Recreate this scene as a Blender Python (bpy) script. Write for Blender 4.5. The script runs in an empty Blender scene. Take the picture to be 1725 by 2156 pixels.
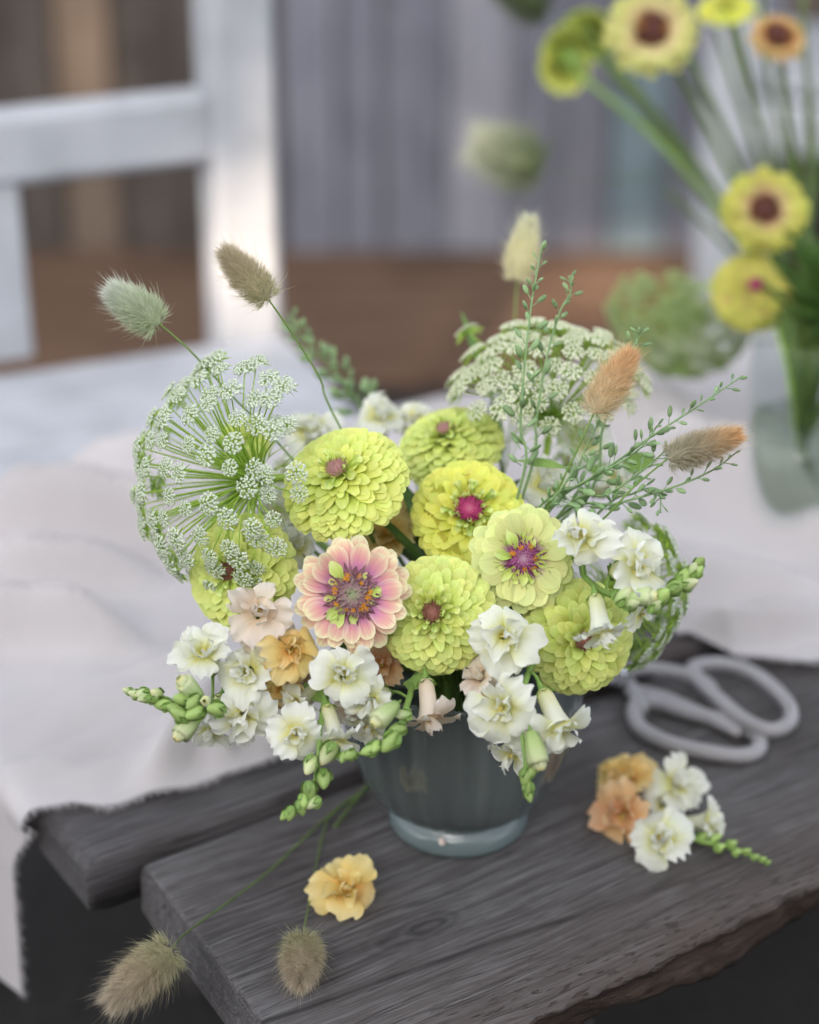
import bpy, math, random
from math import sin, cos, tan, pi, radians, sqrt, atan2, exp
from mathutils import Vector, Matrix, noise as mnoise

random.seed(7)
scene = bpy.context.scene
COL = scene.collection
V3 = Vector

# ------------------------------------------------------------------ camera
T = 0.50                                  # height of the table top
PITCH = radians(27.0)
CAMPOS = V3((-0.0326, -1.128, T + 0.806))
FV = 60.0 / 24.0 * 1725.0                 # focal length in pixels of a 1725 x 2156 picture
cam_data = bpy.data.cameras.new('camera')
cam = bpy.data.objects.new('camera', cam_data)
COL.objects.link(cam)
cam.location = CAMPOS
cam.rotation_euler = (pi / 2 - PITCH, 0, 0)
cam_data.sensor_fit = 'HORIZONTAL'
cam_data.sensor_width = 24.0
cam_data.lens = 60.0
cam_data.clip_start = 0.05
cam_data.clip_end = 500
cam_data.dof.use_dof = True
cam_data.dof.focus_distance = 1.205
cam_data.dof.aperture_fstop = 2.1
scene.camera = cam

# ------------------------------------------------------------------ light
SUN_EL, SUN_AZ = radians(25.0), radians(-14.0)      # azimuth: turned from straight behind the camera towards +x
SUNV = V3((sin(SUN_AZ) * cos(SUN_EL), -cos(SUN_AZ) * cos(SUN_EL), sin(SUN_EL)))
world = bpy.data.worlds.new('World')
scene.world = world
world.use_nodes = True
wn = world.node_tree
wn.nodes.clear()
sky = wn.nodes.new('ShaderNodeTexSky')
sky.sky_type = 'NISHITA'
sky.sun_disc = False
sky.sun_elevation = SUN_EL
sky.sun_rotation = pi - SUN_AZ
sky.dust_density = 3.0
sky.ozone_density = 1.0
hs = wn.nodes.new('ShaderNodeHueSaturation')
hs.inputs['Saturation'].default_value = 0.33
bg = wn.nodes.new('ShaderNodeBackground')
bg.inputs[1].default_value = 0.15
wo = wn.nodes.new('ShaderNodeOutputWorld')
wn.links.new(sky.outputs[0], hs.inputs['Color'])
wn.links.new(hs.outputs[0], bg.inputs[0])
wn.links.new(bg.outputs[0], wo.inputs[0])
sd = bpy.data.lights.new('sun', 'SUN')
sd.energy = 3.0
sd.angle = radians(0.6)
sd.color = (1.0, 0.80, 0.60)
sun = bpy.data.objects.new('sun', sd)
COL.objects.link(sun)
sun.rotation_euler = SUNV.to_track_quat('Z', 'Y').to_euler()
sun.location = (2, -3, 4)
vs = scene.view_settings
vs.view_transform = 'Standard'
vs.look = 'None'
vs.exposure = 1.88
vs.gamma = 1.0
cy = scene.cycles
cy.use_denoising = True
cy.max_bounces = 8
cy.diffuse_bounces = 3
cy.glossy_bounces = 3
cy.transmission_bounces = 6
cy.transparent_max_bounces = 12
cy.caustics_reflective = False
cy.caustics_refractive = False
cy.sample_clamp_indirect = 6.0

# ------------------------------------------------------------------ pixel -> place
FW = V3((0, cos(PITCH), -sin(PITCH)))
UP = V3((0, sin(PITCH), cos(PITCH)))
RT = V3((1, 0, 0))
def ray(px, py):
    return RT * ((px - 862.5) / FV) + FW - UP * ((py - 1078.0) / FV)
def P(px, py, d):                          # at distance d along the view axis
    return CAMPOS + ray(px, py) * d
def PZ(px, py, z):                         # on the horizontal plane z
    r = ray(px, py)
    return CAMPOS + r * ((z - CAMPOS.z) / r.z)
def PY(px, py, y):
    r = ray(px, py)
    return CAMPOS + r * ((y - CAMPOS.y) / r.y)
def depth(p):
    return (p - CAMPOS).dot(FW)
def VD(x, y, z):                           # a direction given as right / up / towards the viewer
    return (RT * x + UP * y - FW * z).normalized()
def frame(pos, n, roll=0.0, s=1.0, ref=None):
    n = n.normalized()
    r = ref or V3((0, 0, 1))
    x = r.cross(n)
    if x.length < 1e-3:
        x = V3((1, 0, 0)).cross(n)
    x.normalize()
    y = n.cross(x)
    m = Matrix((x, y, n)).transposed().to_4x4()
    if not isinstance(s, (tuple, list)):
        s = (s, s, s)
    return Matrix.Translation(pos) @ m @ Matrix.Rotation(roll, 4, 'Z') @ Matrix.Diagonal((s[0], s[1], s[2], 1))

# ------------------------------------------------------------------ objects
W = {}
def link(name, data, parent=None, M=None):
    o = bpy.data.objects.new(name, data)
    COL.objects.link(o)
    M = M or Matrix.Identity(4)
    W[o.name] = M
    if parent is not None:
        o.parent = parent
        o.matrix_basis = W[parent.name].inverted() @ M
    else:
        o.matrix_basis = M
    return o
def tag(o, label=None, cat=None, group=None, kind=None):
    if label: o['label'] = label
    if cat: o['category'] = cat
    if group: o['group'] = group
    if kind: o['kind'] = kind
    return o
def thing(name, label, cat, loc, group=None, kind=None):
    o = link(name, None, None, Matrix.Translation(loc))
    o.empty_display_size = 0.01
    return tag(o, label, cat, group, kind)
class MB:
    def __init__(s):
        s.v, s.f, s.a, s.mi = [], [], [], []
    def add(s, verts, faces, attr=None, mi=0, M=None):
        b = len(s.v)
        s.v += [tuple(M @ V3(p)) for p in verts] if M is not None else [tuple(p) for p in verts]
        s.a += attr if attr is not None else [(0, 0, 0)] * len(verts)
        s.f += [tuple(i + b for i in f) for f in faces]
        s.mi += [mi] * len(faces)
    def mesh(s, name, mats, smooth=True):
        me = bpy.data.meshes.new(name)
        me.from_pydata(s.v, [], s.f)
        at = me.attributes.new('pv', 'FLOAT_VECTOR', 'POINT')
        at.data.foreach_set('vector', [c for t in s.a for c in t])
        for m in (mats if isinstance(mats, (list, tuple)) else [mats]):
            me.materials.append(m)
        me.polygons.foreach_set('material_index', s.mi)
        me.polygons.foreach_set('use_smooth', [smooth] * len(s.f))
        me.update()
        return me
def crom(pts, n):
    pts = [V3(p) for p in pts]
    if len(pts) == 2:
        return [pts[0].lerp(pts[1], i / n) for i in range(n + 1)]
    q = [pts[0] * 2 - pts[1]] + pts + [pts[-1] * 2 - pts[-2]]
    out = []
    k = len(pts) - 1
    for i in range(n + 1):
        t = i / n * k
        j = min(int(t), k - 1)
        u = t - j
        a, b, c, d = q[j], q[j + 1], q[j + 2], q[j + 3]
        out.append(0.5 * (2 * b + (c - a) * u + (2 * a - 5 * b + 4 * c - d) * u * u + (3 * b - a - 3 * c + d) * u ** 3))
    return out
def tube(pts, r0, r1, n=10, seg=6, cap=True, rf=None, closed=False, flat=1.0, smooth_path=True):
    pts = crom(pts, n) if smooth_path else [V3(p) for p in pts]
    n = len(pts) - 1
    verts, faces, at = [], [], []
    x = None
    for i, p in enumerate(pts):
        t = (pts[min(i + 1, n)] - pts[max(i - 1, 0)])
        if closed:
            t = pts[(i + 1) % (n + 1)] - pts[i - 1]
        t.normalize()
        if x is None:
            x = t.orthogonal().normalized()
        x = (x - t * x.dot(t)).normalized()
        y = t.cross(x)
        r = r0 + (r1 - r0) * i / max(n, 1)
        if rf: r *= rf(i / max(n, 1))
        for k in range(seg):
            a = 2 * pi * k / seg
            o = x * cos(a) * r + y * sin(a) * r
            if flat != 1.0: o.z *= flat
            verts.append(p + o)
            at.append((k / seg, i / max(n, 1), 0))
    m = n + 1
    for i in range(m if closed else n):
        for k in range(seg):
            a, b = i * seg + k, i * seg + (k + 1) % seg
            c, d = ((i + 1) % m) * seg + (k + 1) % seg, ((i + 1) % m) * seg + k
            faces.append((a, b, c, d))
    if cap and not closed:
        faces.append(tuple(reversed(range(seg))))
        faces.append(tuple(n * seg + k for k in range(seg)))
    return verts, faces, at
def lathe(prof, seg=24, rf=None, close=False):
    verts, faces, at = [], [], []
    n = len(prof)
    for i, (r, z) in enumerate(prof):
        for k in range(seg):
            a = 2 * pi * k / seg
            rr = r * (rf(a, i / (n - 1)) if rf else 1)
            verts.append((rr * cos(a), rr * sin(a), z))
            at.append((k / seg, i / (n - 1), 0))
    for i in range(n - 1):
        for k in range(seg):
            k2 = (k + 1) % seg
            faces.append((i * seg + k, i * seg + k2, (i + 1) * seg + k2, (i + 1) * seg + k))
    return verts, faces, at
def ellipsoid(seg=10, rings=7, tipz=1.0, shape=1.0):
    prof = []
    for i in range(rings + 1):
        t = i / rings
        prof.append((max(1e-4, sin(pi * t) ** shape), -cos(pi * t) * tipz))
    return lathe(prof, seg)
def box(x0, x1, y0, y1, z0, z1, bev=0.0):
    if bev <= 0:
        v = [(x, y, z) for x in (x0, x1) for y in (y0, y1) for z in (z0, z1)]
        f = [(0, 1, 3, 2), (4, 6, 7, 5), (0, 4, 5, 1), (2, 3, 7, 6), (0, 2, 6, 4), (1, 5, 7, 3)]
        return v, f, [(0, 0, 0)] * 8
    b = bev                                # rounded in cross section along the longest side
    L = [x1 - x0, y1 - y0, z1 - z0]
    ax = L.index(max(L))
    lo, hi = [x0, y0, z0], [x1, y1, z1]
    o = [i for i in range(3) if i != ax]
    A0, A1, B0, B1 = lo[o[0]], hi[o[0]], lo[o[1]], hi[o[1]]
    ring = [(A0 + b, B0), (A1 - b, B0), (A1, B0 + b), (A1, B1 - b), (A1 - b, B1), (A0 + b, B1), (A0, B1 - b), (A0, B0 + b)]
    v = []
    for e in (lo[ax], hi[ax]):
        for (p, q) in ring:
            c = [0, 0, 0]; c[ax] = e; c[o[0]] = p; c[o[1]] = q
            v.append(tuple(c))
    f = [(k, (k + 1) % 8, 8 + (k + 1) % 8, 8 + k) for k in range(8)] + [tuple(reversed(range(8))), tuple(range(8, 16))]
    return v, f, [(0, 0, 0)] * 16
def nz(x, y=0.0, z=0.0):
    return mnoise.noise(V3((x, y, z)))

# ------------------------------------------------------------------ materials
def new_mat(name):
    m = bpy.data.materials.new(name)
    m.use_nodes = True
    nt = m.node_tree
    nt.nodes.clear()
    out = nt.nodes.new('ShaderNodeOutputMaterial')
    return m, nt, out
def N(nt, kind, **kw):
    n = nt.nodes.new('ShaderNode' + kind)
    for k, v in kw.items():
        if k in n.inputs.keys() if not k.startswith('_') else False:
            n.inputs[k].default_value = v
        else:
            setattr(n, k.lstrip('_'), v)
    return n
def ramp(nt, fac, stops, interp='LINEAR'):
    r = nt.nodes.new('ShaderNodeValToRGB')
    r.color_ramp.interpolation = interp
    e = r.color_ramp.elements
    while len(e) < len(stops): e.new(0.5)
    for i, (p, c) in enumerate(stops):
        e[i].position = p
        e[i].color = (c[0], c[1], c[2], 1)
    if fac is not None: nt.links.new(fac, r.inputs[0])
    return r.outputs[0]
def math_(nt, op, a, b=None):
    n = nt.nodes.new('ShaderNodeMath'); n.operation = op
    for i, q in enumerate((a, b)):
        if q is None: continue
        if isinstance(q, (int, float)): n.inputs[i].default_value = q
        else: nt.links.new(q, n.inputs[i])
    return n.outputs[0]
def mixc(nt, fac, a, b, mode='MIX'):
    n = nt.nodes.new('ShaderNodeMix'); n.data_type = 'RGBA'; n.blend_type = mode
    for s, q in ((0, fac), (6, a), (7, b)):
        if isinstance(q, (int, float)): n.inputs[s].default_value = q
        elif isinstance(q, tuple): n.inputs[s].default_value = (*q, 1) if len(q) == 3 else q
        else: nt.links.new(q, n.inputs[s])
    return n.outputs[2]
def petal_mat(name, stops, trans=0.35, rough=0.55, var=0.10, streak=0.18, edge=None, hue=0.012, spec=0.25):
    """colour along the petal (base to tip), thin translucent tissue, streaks along its length"""
    m, nt, out = new_mat(name)
    L = nt.links.new
    at = N(nt, 'Attribute', attribute_name='pv')
    sp = N(nt, 'SeparateXYZ'); L(at.outputs['Vector'], sp.inputs[0])
    oi = N(nt, 'ObjectInfo')
    mp = N(nt, 'CombineXYZ')
    L(math_(nt, 'MULTIPLY', sp.outputs[0], 9.0), mp.inputs[0])
    L(math_(nt, 'MULTIPLY', sp.outputs[1], 0.9), mp.inputs[1])
    L(math_(nt, 'MULTIPLY', oi.outputs['Random'], 37.0), mp.inputs[2])
    no = N(nt, 'TexNoise', Scale=1.0, Detail=3.0); L(mp.outputs[0], no.inputs['Vector'])
    pos = math_(nt, 'ADD', sp.outputs[1], math_(nt, 'MULTIPLY', math_(nt, 'SUBTRACT', no.outputs[0], 0.5), 0.35))
    c = ramp(nt, pos, stops)
    if edge:
        ue = math_(nt, 'POWER', math_(nt, 'ABSOLUTE', math_(nt, 'SUBTRACT', math_(nt, 'MULTIPLY', sp.outputs[0], 2.0), 1.0)), 3.0)
        ue = math_(nt, 'MULTIPLY', ue, math_(nt, 'MINIMUM', math_(nt, 'MULTIPLY', sp.outputs[1], 1.1), 1.0))
        c = mixc(nt, ue, c, edge)
    s2 = math_(nt, 'ADD', math_(nt, 'MULTIPLY', no.outputs[0], streak), 1.0 - streak * 0.5)
    hv = N(nt, 'HueSaturation')
    L(c, hv.inputs['Color'])
    L(math_(nt, 'ADD', math_(nt, 'MULTIPLY', math_(nt, 'SUBTRACT', oi.outputs['Random'], 0.5), hue * 2), 0.5), hv.inputs['Hue'])
    rv = math_(nt, 'FRACT', math_(nt, 'MULTIPLY', oi.outputs['Random'], 7.31))
    L(math_(nt, 'MULTIPLY', s2, math_(nt, 'ADD', math_(nt, 'MULTIPLY', rv, var * 2), 1.0 - var)), hv.inputs['Value'])
    pb = N(nt, 'BsdfPrincipled', Roughness=rough)
    pb.inputs['Specular IOR Level'].default_value = spec
    L(hv.outputs[0], pb.inputs['Base Color'])
    bm = N(nt, 'Bump', Strength=0.25, Distance=0.0006); L(no.outputs[0], bm.inputs['Height'])
    L(bm.outputs[0], pb.inputs['Normal'])
    tr = N(nt, 'BsdfTranslucent'); L(hv.outputs[0], tr.inputs[0])
    mx = N(nt, 'MixShader', Fac=trans)
    L(pb.outputs[0], mx.inputs[1]); L(tr.outputs[0], mx.inputs[2]); L(mx.outputs[0], out.inputs[0])
    return m
def plain_mat(name, c1, c2=None, rough=0.6, scale=40.0, trans=0.0, metal=0.0, spec=0.4, bump=0.0, var=0.0):
    m, nt, out = new_mat(name)
    L = nt.links.new
    tc = N(nt, 'TexCoord')
    no = N(nt, 'TexNoise', Scale=scale, Detail=4.0); L(tc.outputs['Object'], no.inputs['Vector'])
    c = ramp(nt, no.outputs[0], [(0.3, c1), (0.7, c2 or c1)])
    if var:
        oi = N(nt, 'ObjectInfo'); hv = N(nt, 'HueSaturation'); L(c, hv.inputs['Color'])
        L(math_(nt, 'ADD', math_(nt, 'MULTIPLY', oi.outputs['Random'], var * 2), 1 - var), hv.inputs['Value'])
        c = hv.outputs[0]
    pb = N(nt, 'BsdfPrincipled', Roughness=rough, Metallic=metal)
    pb.inputs['Specular IOR Level'].default_value = spec
    L(c, pb.inputs['Base Color'])
    if bump:
        bm = N(nt, 'Bump', Strength=bump, Distance=0.002); L(no.outputs[0], bm.inputs['Height']); L(bm.outputs[0], pb.inputs['Normal'])
    if trans:
        tr = N(nt, 'BsdfTranslucent'); L(c, tr.inputs[0])
        mx = N(nt, 'MixShader', Fac=trans)
        L(pb.outputs[0], mx.inputs[1]); L(tr.outputs[0], mx.inputs[2]); L(mx.outputs[0], out.inputs[0])
    else:
        L(pb.outputs[0], out.inputs[0])
    return m
def wood_mat(name, dark, mid, light, along=3.0, across=60.0, bump=0.5, stain=None, axis=0, rough=0.75, knots=(), checks=(), edge=None, gouges=None):
    """weathered timber, grain along the given local axis"""
    m, nt, out = new_mat(name)
    L = nt.links.new
    tc = N(nt, 'TexCoord'); oi = N(nt, 'ObjectInfo')
    off = N(nt, 'VectorMath', operation='ADD'); L(tc.outputs['Object'], off.inputs[0])
    cx = N(nt, 'CombineXYZ')
    for i in range(3): L(math_(nt, 'MULTIPLY', oi.outputs['Random'], 11.0 + 5 * i), cx.inputs[i])
    L(cx.outputs[0], off.inputs[1])
    mp = N(nt, 'Mapping'); sc = [across] * 3; sc[axis] = along
    mp.inputs['Scale'].default_value = sc
    # wander of the grain
    w = N(nt, 'TexNoise', Scale=5.0, Detail=2.0); L(off.outputs[0], w.inputs['Vector'])
    wv = N(nt, 'VectorMath', operation='MULTIPLY_ADD')
    L(w.outputs['Color'], wv.inputs[0]); wv.inputs[1].default_value = (0.012, 0.012, 0.012); L(off.outputs[0], wv.inputs[2])
    L(wv.outputs[0], mp.inputs['Vector'])
    g = N(nt, 'TexNoise', Scale=1.0, Detail=8.0, Roughness=0.65); L(mp.outputs[0], g.inputs['Vector'])
    mp2 = N(nt, 'Mapping'); sc2 = [across * 4.5] * 3; sc2[axis] = along * 3.2
    mp2.inputs['Scale'].default_value = sc2; L(wv.outputs[0], mp2.inputs['Vector'])
    g2 = N(nt, 'TexNoise', Scale=1.0, Detail=4.0); L(mp2.outputs[0], g2.inputs['Vector'])
    big = N(nt, 'TexNoise', Scale=7.0, Detail=5.0, Roughness=0.6); L(off.outputs[0], big.inputs['Vector'])
    f = math_(nt, 'ADD', math_(nt, 'MULTIPLY', g.outputs[0], 0.32), math_(nt, 'ADD', math_(nt, 'MULTIPLY', g2.outputs[0], 0.34), math_(nt, 'MULTIPLY', big.outputs[0], 0.42)))
    c = ramp(nt, f, [(0.38, dark), (0.52, mid), (0.70, light)])
    if stain:
        s = N(nt, 'TexNoise', Scale=3.2, Detail=4.0, Roughness=0.55); L(off.outputs[0], s.inputs['Vector'])
        sf = ramp(nt, s.outputs[0], [(0.52, (0, 0, 0)), (0.68, (1, 1, 1))])
        c = mixc(nt, math_(nt, 'MULTIPLY', sf, 0.8), c, stain)
    # dark hairline checks
    mp3 = N(nt, 'Mapping'); sc3 = [across * 0.55] * 3; sc3[axis] = along * 0.35
    mp3.inputs['Scale'].default_value = sc3; L(wv.outputs[0], mp3.inputs['Vector'])
    ck = N(nt, 'TexNoise', Scale=1.0, Detail=1.0); L(mp3.outputs[0], ck.inputs['Vector'])
    crack = ramp(nt, math_(nt, 'ABSOLUTE', math_(nt, 'SUBTRACT', ck.outputs[0], 0.5)), [(0.0, (1, 1, 1)), (0.006, (0, 0, 0))])
    gate = ramp(nt, big.outputs[0], [(0.50, (0, 0, 0)), (0.60, (1, 1, 1))])
    cf = math_(nt, 'MULTIPLY', crack, gate)
    mp5 = N(nt, 'Mapping'); sc5 = [across * 1.7] * 3; sc5[axis] = along * 0.8
    mp5.inputs['Scale'].default_value = sc5; L(wv.outputs[0], mp5.inputs['Vector'])
    ck2 = N(nt, 'TexNoise', Scale=1.0, Detail=2.0); L(mp5.outputs[0], ck2.inputs['Vector'])
    fine = ramp(nt, math_(nt, 'ABSOLUTE', math_(nt, 'SUBTRACT', ck2.outputs[0], 0.5)), [(0.0, (1, 1, 1)), (0.022, (0, 0, 0))])
    fine = math_(nt, 'MULTIPLY', fine, ramp(nt, g.outputs[0], [(.42, (0, 0, 0)), (.56, (1, 1, 1))]))
    cf = math_(nt, 'MAXIMUM', cf, math_(nt, 'MULTIPLY', fine, .7))
    c = mixc(nt, math_(nt, 'MULTIPLY', cf, 0.8), c, tuple(q * 0.35 for q in dark))
    so = N(nt, 'SeparateXYZ'); L(tc.outputs['Object'], so.inputs[0])
    for (ky, slope, kx0, kx1) in checks:                      # one long open check
        yy = math_(nt, 'ADD', math_(nt, 'SUBTRACT', so.outputs[1], ky), math_(nt, 'MULTIPLY', math_(nt, 'SUBTRACT', w.outputs[0], .5), .02))
        yy = math_(nt, 'ABSOLUTE', math_(nt, 'SUBTRACT', yy, math_(nt, 'MULTIPLY', so.outputs[0], slope)))
        ln = ramp(nt, yy, [(0.0004, (1, 1, 1)), (0.0013, (0, 0, 0))])
        inside = math_(nt, 'MULTIPLY', math_(nt, 'GREATER_THAN', so.outputs[0], kx0), math_(nt, 'LESS_THAN', so.outputs[0], kx1))
        ln = math_(nt, 'MULTIPLY', math_(nt, 'MULTIPLY', ln, inside), ramp(nt, big.outputs[0], [(.40, (0, 0, 0)), (.5, (1, 1, 1))]))
        cf = math_(nt, 'MAXIMUM', cf, ln)
        c = mixc(nt, math_(nt, 'MULTIPLY', ln, .85), c, tuple(q * .25 for q in dark))
    for (kx, ky, rx, ry) in knots:
        dx = math_(nt, 'DIVIDE', math_(nt, 'SUBTRACT', so.outputs[0], kx), rx)
        dy = math_(nt, 'DIVIDE', math_(nt, 'SUBTRACT', so.outputs[1], ky), ry)
        rr = math_(nt, 'SQRT', math_(nt, 'ADD', math_(nt, 'MULTIPLY', dx, dx), math_(nt, 'MULTIPLY', dy, dy)))
        rr = math_(nt, 'ADD', rr, math_(nt, 'MULTIPLY', math_(nt, 'SUBTRACT', big.outputs[0], .5), 1.6))
        rings = math_(nt, 'SINE', math_(nt, 'MULTIPLY', rr, 26.0))
        kf = ramp(nt, rr, [(0.15, (1, 1, 1)), (0.85, (0, 0, 0))])
        c = mixc(nt, math_(nt, 'MULTIPLY', kf, .72), c, mixc(nt, math_(nt, 'ADD', math_(nt, 'MULTIPLY', rings, .5), .5), tuple(q * .55 for q in dark), tuple(q * .85 for q in mid)))
    if gouges is not None:                                    # dark pits and splits near the worn edge
        mp4 = N(nt, 'Mapping'); mp4.inputs['Scale'].default_value = (75, 330, 330); L(wv.outputs[0], mp4.inputs['Vector'])
        pt = N(nt, 'TexNoise', Scale=1.0, Detail=2.0); L(mp4.outputs[0], pt.inputs['Vector'])
        pf = math_(nt, 'MULTIPLY', ramp(nt, pt.outputs[0], [(.60, (0, 0, 0)), (.66, (1, 1, 1))]), ramp(nt, math_(nt, 'SUBTRACT', so.outputs[1], gouges), [(.012, (1, 1, 1)), (.05, (0, 0, 0))]))
        cf = math_(nt, 'MAXIMUM', cf, pf)
        c = mixc(nt, math_(nt, 'MULTIPLY', pf, .85), c, tuple(q * .3 for q in dark))
        bf_ = ramp(nt, math_(nt, 'ADD', math_(nt, 'SUBTRACT', so.outputs[1], gouges), math_(nt, 'MULTIPLY', big.outputs[0], .06)), [(.03, (1, 1, 1)), (.12, (0, 0, 0))])
        c = mixc(nt, math_(nt, 'MULTIPLY', bf_, .45), c, (.085, .060, .048))
    if edge:
        ef = ramp(nt, math_(nt, 'ADD', math_(nt, 'MULTIPLY', so.outputs[2], -60.0), math_(nt, 'MULTIPLY', g.outputs[0], .6)), [(.45, (0, 0, 0)), (.8, (1, 1, 1))])
        ef = math_(nt, 'MULTIPLY', ef, ramp(nt, math_(nt, 'ADD', math_(nt, 'SUBTRACT', so.outputs[1], edge[2]), math_(nt, 'MULTIPLY', big.outputs[0], .03)), [(.035, (1, 1, 1)), (.06, (0, 0, 0))]))
        c = mixc(nt, math_(nt, 'MULTIPLY', ef, .85), c, ramp(nt, g.outputs[0], [(.35, edge[0]), (.65, edge[1])]))
    hv = N(nt, 'HueSaturation'); L(c, hv.inputs['Color'])
    L(math_(nt, 'ADD', math_(nt, 'MULTIPLY', oi.outputs['Random'], 0.3), 0.85), hv.inputs['Value'])
    pb = N(nt, 'BsdfPrincipled', Roughness=rough); pb.inputs['Specular IOR Level'].default_value = 0.3
    L(hv.outputs[0], pb.inputs['Base Color'])
    hgt = math_(nt, 'SUBTRACT', math_(nt, 'ADD', g.outputs[0], math_(nt, 'MULTIPLY', g2.outputs[0], 0.5)), cf)
    bm = N(nt, 'Bump', Strength=bump, Distance=0.0025); L(hgt, bm.inputs['Height']); L(bm.outputs[0], pb.inputs['Normal'])
    L(pb.outputs[0], out.inputs[0])
    return m
def glass_mat(name, tint, refl=0.12, rough=0.03, body=None, bodyf=0.0):
    """thin coloured glass: tinted see-through, mirror sheen growing to the rim"""
    m, nt, out = new_mat(name)
    L = nt.links.new
    tr = N(nt, 'BsdfTransparent'); tr.inputs[0].default_value = (*tint, 1)
    gl = N(nt, 'BsdfGlossy', Roughness=rough)
    fr = N(nt, 'Fresnel', IOR=1.5); ge = N(nt, 'NewGeometry')
    ff = math_(nt, 'MULTIPLY', math_(nt, 'ADD', math_(nt, 'MULTIPLY', fr.outputs[0], 0.9), refl * 0.1), math_(nt, 'SUBTRACT', 1.0, ge.outputs['Backfacing']))
    base = tr.outputs[0]
    if bodyf:
        df = N(nt, 'BsdfDiffuse'); df.inputs[0].default_value = (*body, 1)
        mb = N(nt, 'MixShader', Fac=bodyf); L(base, mb.inputs[1]); L(df.outputs[0], mb.inputs[2]); base = mb.outputs[0]
    mx = N(nt, 'MixShader'); L(ff, mx.inputs[0]); L(base, mx.inputs[1]); L(gl.outputs[0], mx.inputs[2])
    L(mx.outputs[0], out.inputs[0])
    return m

M_lime = petal_mat('zinnia lime petal', [(0.0, (0.44, 0.48, 0.07)), (0.3, (0.60, 0.68, 0.12)), (0.6, (0.75, 0.83, 0.17)), (1.0, (0.82, 0.87, 0.28))], trans=0.30)
M_lime2 = petal_mat('zinnia yellow lime petal', [(0.0, (0.52, 0.48, 0.05)), (0.3, (0.66, 0.64, 0.09)), (0.6, (0.80, 0.83, 0.12)), (1.0, (0.85, 0.87, 0.21))], trans=0.30)
M_limed = petal_mat('zinnia deep lime petal', [(0.0, (0.36, 0.38, 0.06)), (0.3, (0.48, 0.55, 0.10)), (0.6, (0.66, 0.75, 0.17)), (1.0, (0.78, 0.84, 0.29))], trans=0.30)
M_blushlime = petal_mat('zinnia lime petal with mauve base', [(0.0, (0.42, 0.14, 0.26)), (0.22, (0.58, 0.38, 0.40)), (0.42, (0.76, 0.78, 0.32)), (1.0, (0.82, 0.88, 0.38))], trans=0.28)
M_pinkpetal = petal_mat('zinnia pink peach petal', [(0.0, (0.60, 0.26, 0.46)), (0.35, (0.68, 0.27, 0.45)), (0.58, (0.80, 0.36, 0.38)), (0.82, (0.84, 0.54, 0.40)), (0.97, (0.86, 0.80, 0.52))], trans=0.30, edge=(0.87, 0.80, 0.56), streak=0.35)
M_tinylime = petal_mat('small lime floret petal', [(0.0, (0.50, 0.60, 0.12)), (0.5, (0.64, 0.76, 0.18)), (1.0, (0.78, 0.85, 0.38))], trans=0.3)
M_yellowz = petal_mat('zinnia yellow petal', [(0.0, (0.60, 0.26, 0.16)), (0.25, (0.66, 0.44, 0.26)), (0.5, (0.62, 0.55, 0.16)), (1.0, (0.58, 0.58, 0.11))], trans=0.35)
M_creamz = petal_mat('zinnia cream petal', [(0.0, (0.60, 0.30, 0.16)), (0.25, (0.70, 0.54, 0.30)), (0.6, (0.68, 0.62, 0.26)), (1.0, (0.60, 0.62, 0.20))], trans=0.35)
M_rustz = petal_mat('zinnia rust petal', [(0.0, (0.40, 0.14, 0.03)), (0.6, (0.58, 0.34, 0.12)), (1.0, (0.66, 0.50, 0.24))], trans=0.3)
M_white = petal_mat('snapdragon white petal', [(0.0, (0.74, 0.70, 0.16)), (0.22, (0.80, 0.80, 0.46)), (0.5, (0.84, 0.85, 0.72)), (1.0, (0.86, 0.87, 0.82))], trans=0.36, var=0.04, streak=0.08, hue=0.008)
M_blush = petal_mat('snapdragon blush petal', [(0.0, (0.80, 0.62, 0.40)), (0.35, (0.84, 0.72, 0.58)), (1.0, (0.87, 0.80, 0.73))], trans=0.36, var=0.05, streak=0.10)
M_peach = petal_mat('snapdragon peach yellow petal', [(0.0, (0.74, 0.42, 0.10)), (0.4, (0.80, 0.58, 0.20)), (1.0, (0.84, 0.70, 0.36))], trans=0.34, var=0.07, streak=0.15)
M_peach2 = petal_mat('snapdragon dusky peach petal', [(0.0, (0.66, 0.30, 0.10)), (0.5, (0.78, 0.47, 0.24)), (1.0, (0.82, 0.60, 0.38))], trans=0.34, var=0.07, streak=0.15)
M_throat = plain_mat('snapdragon throat', (0.80, 0.62, 0.12), (0.84, 0.74, 0.26), scale=300, trans=0.2)
M_stem = plain_mat('stem green', (0.17, 0.30, 0.06), (0.26, 0.40, 0.10), scale=60, trans=0.1, rough=0.5)
M_stemd = plain_mat('stem dark green', (0.06, 0.105, 0.022), (0.11, 0.17, 0.035), scale=60, rough=0.5)
M_bud = plain_mat('bud green', (0.13, 0.25, 0.045), (0.25, 0.39, 0.095), scale=220, trans=0.12, rough=0.5, var=0.2)
M_budlt = plain_mat('bud light green', (0.28, 0.42, 0.10), (0.40, 0.54, 0.18), scale=220, trans=0.12, rough=0.5, var=0.2)
M_budpale = petal_mat('opening bud', [(0.0, (0.30, 0.44, 0.12)), (0.45, (0.50, 0.62, 0.26)), (0.8, (0.72, 0.76, 0.46)), (1.0, (0.82, 0.74, 0.32))], trans=0.25)
M_leaf = plain_mat('leaf green', (0.06, 0.13, 0.03), (0.12, 0.22, 0.05), scale=50, trans=0.25, rough=0.5, var=0.25)
M_blade = plain_mat('blade green', (0.14, 0.26, 0.07), (0.20, 0.34, 0.10), scale=50, trans=0.2, rough=0.5)
M_pod = plain_mat('pod green', (0.22, 0.36, 0.15), (0.34, 0.48, 0.24), scale=160, trans=0.2, rough=0.5, var=0.25)
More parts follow.
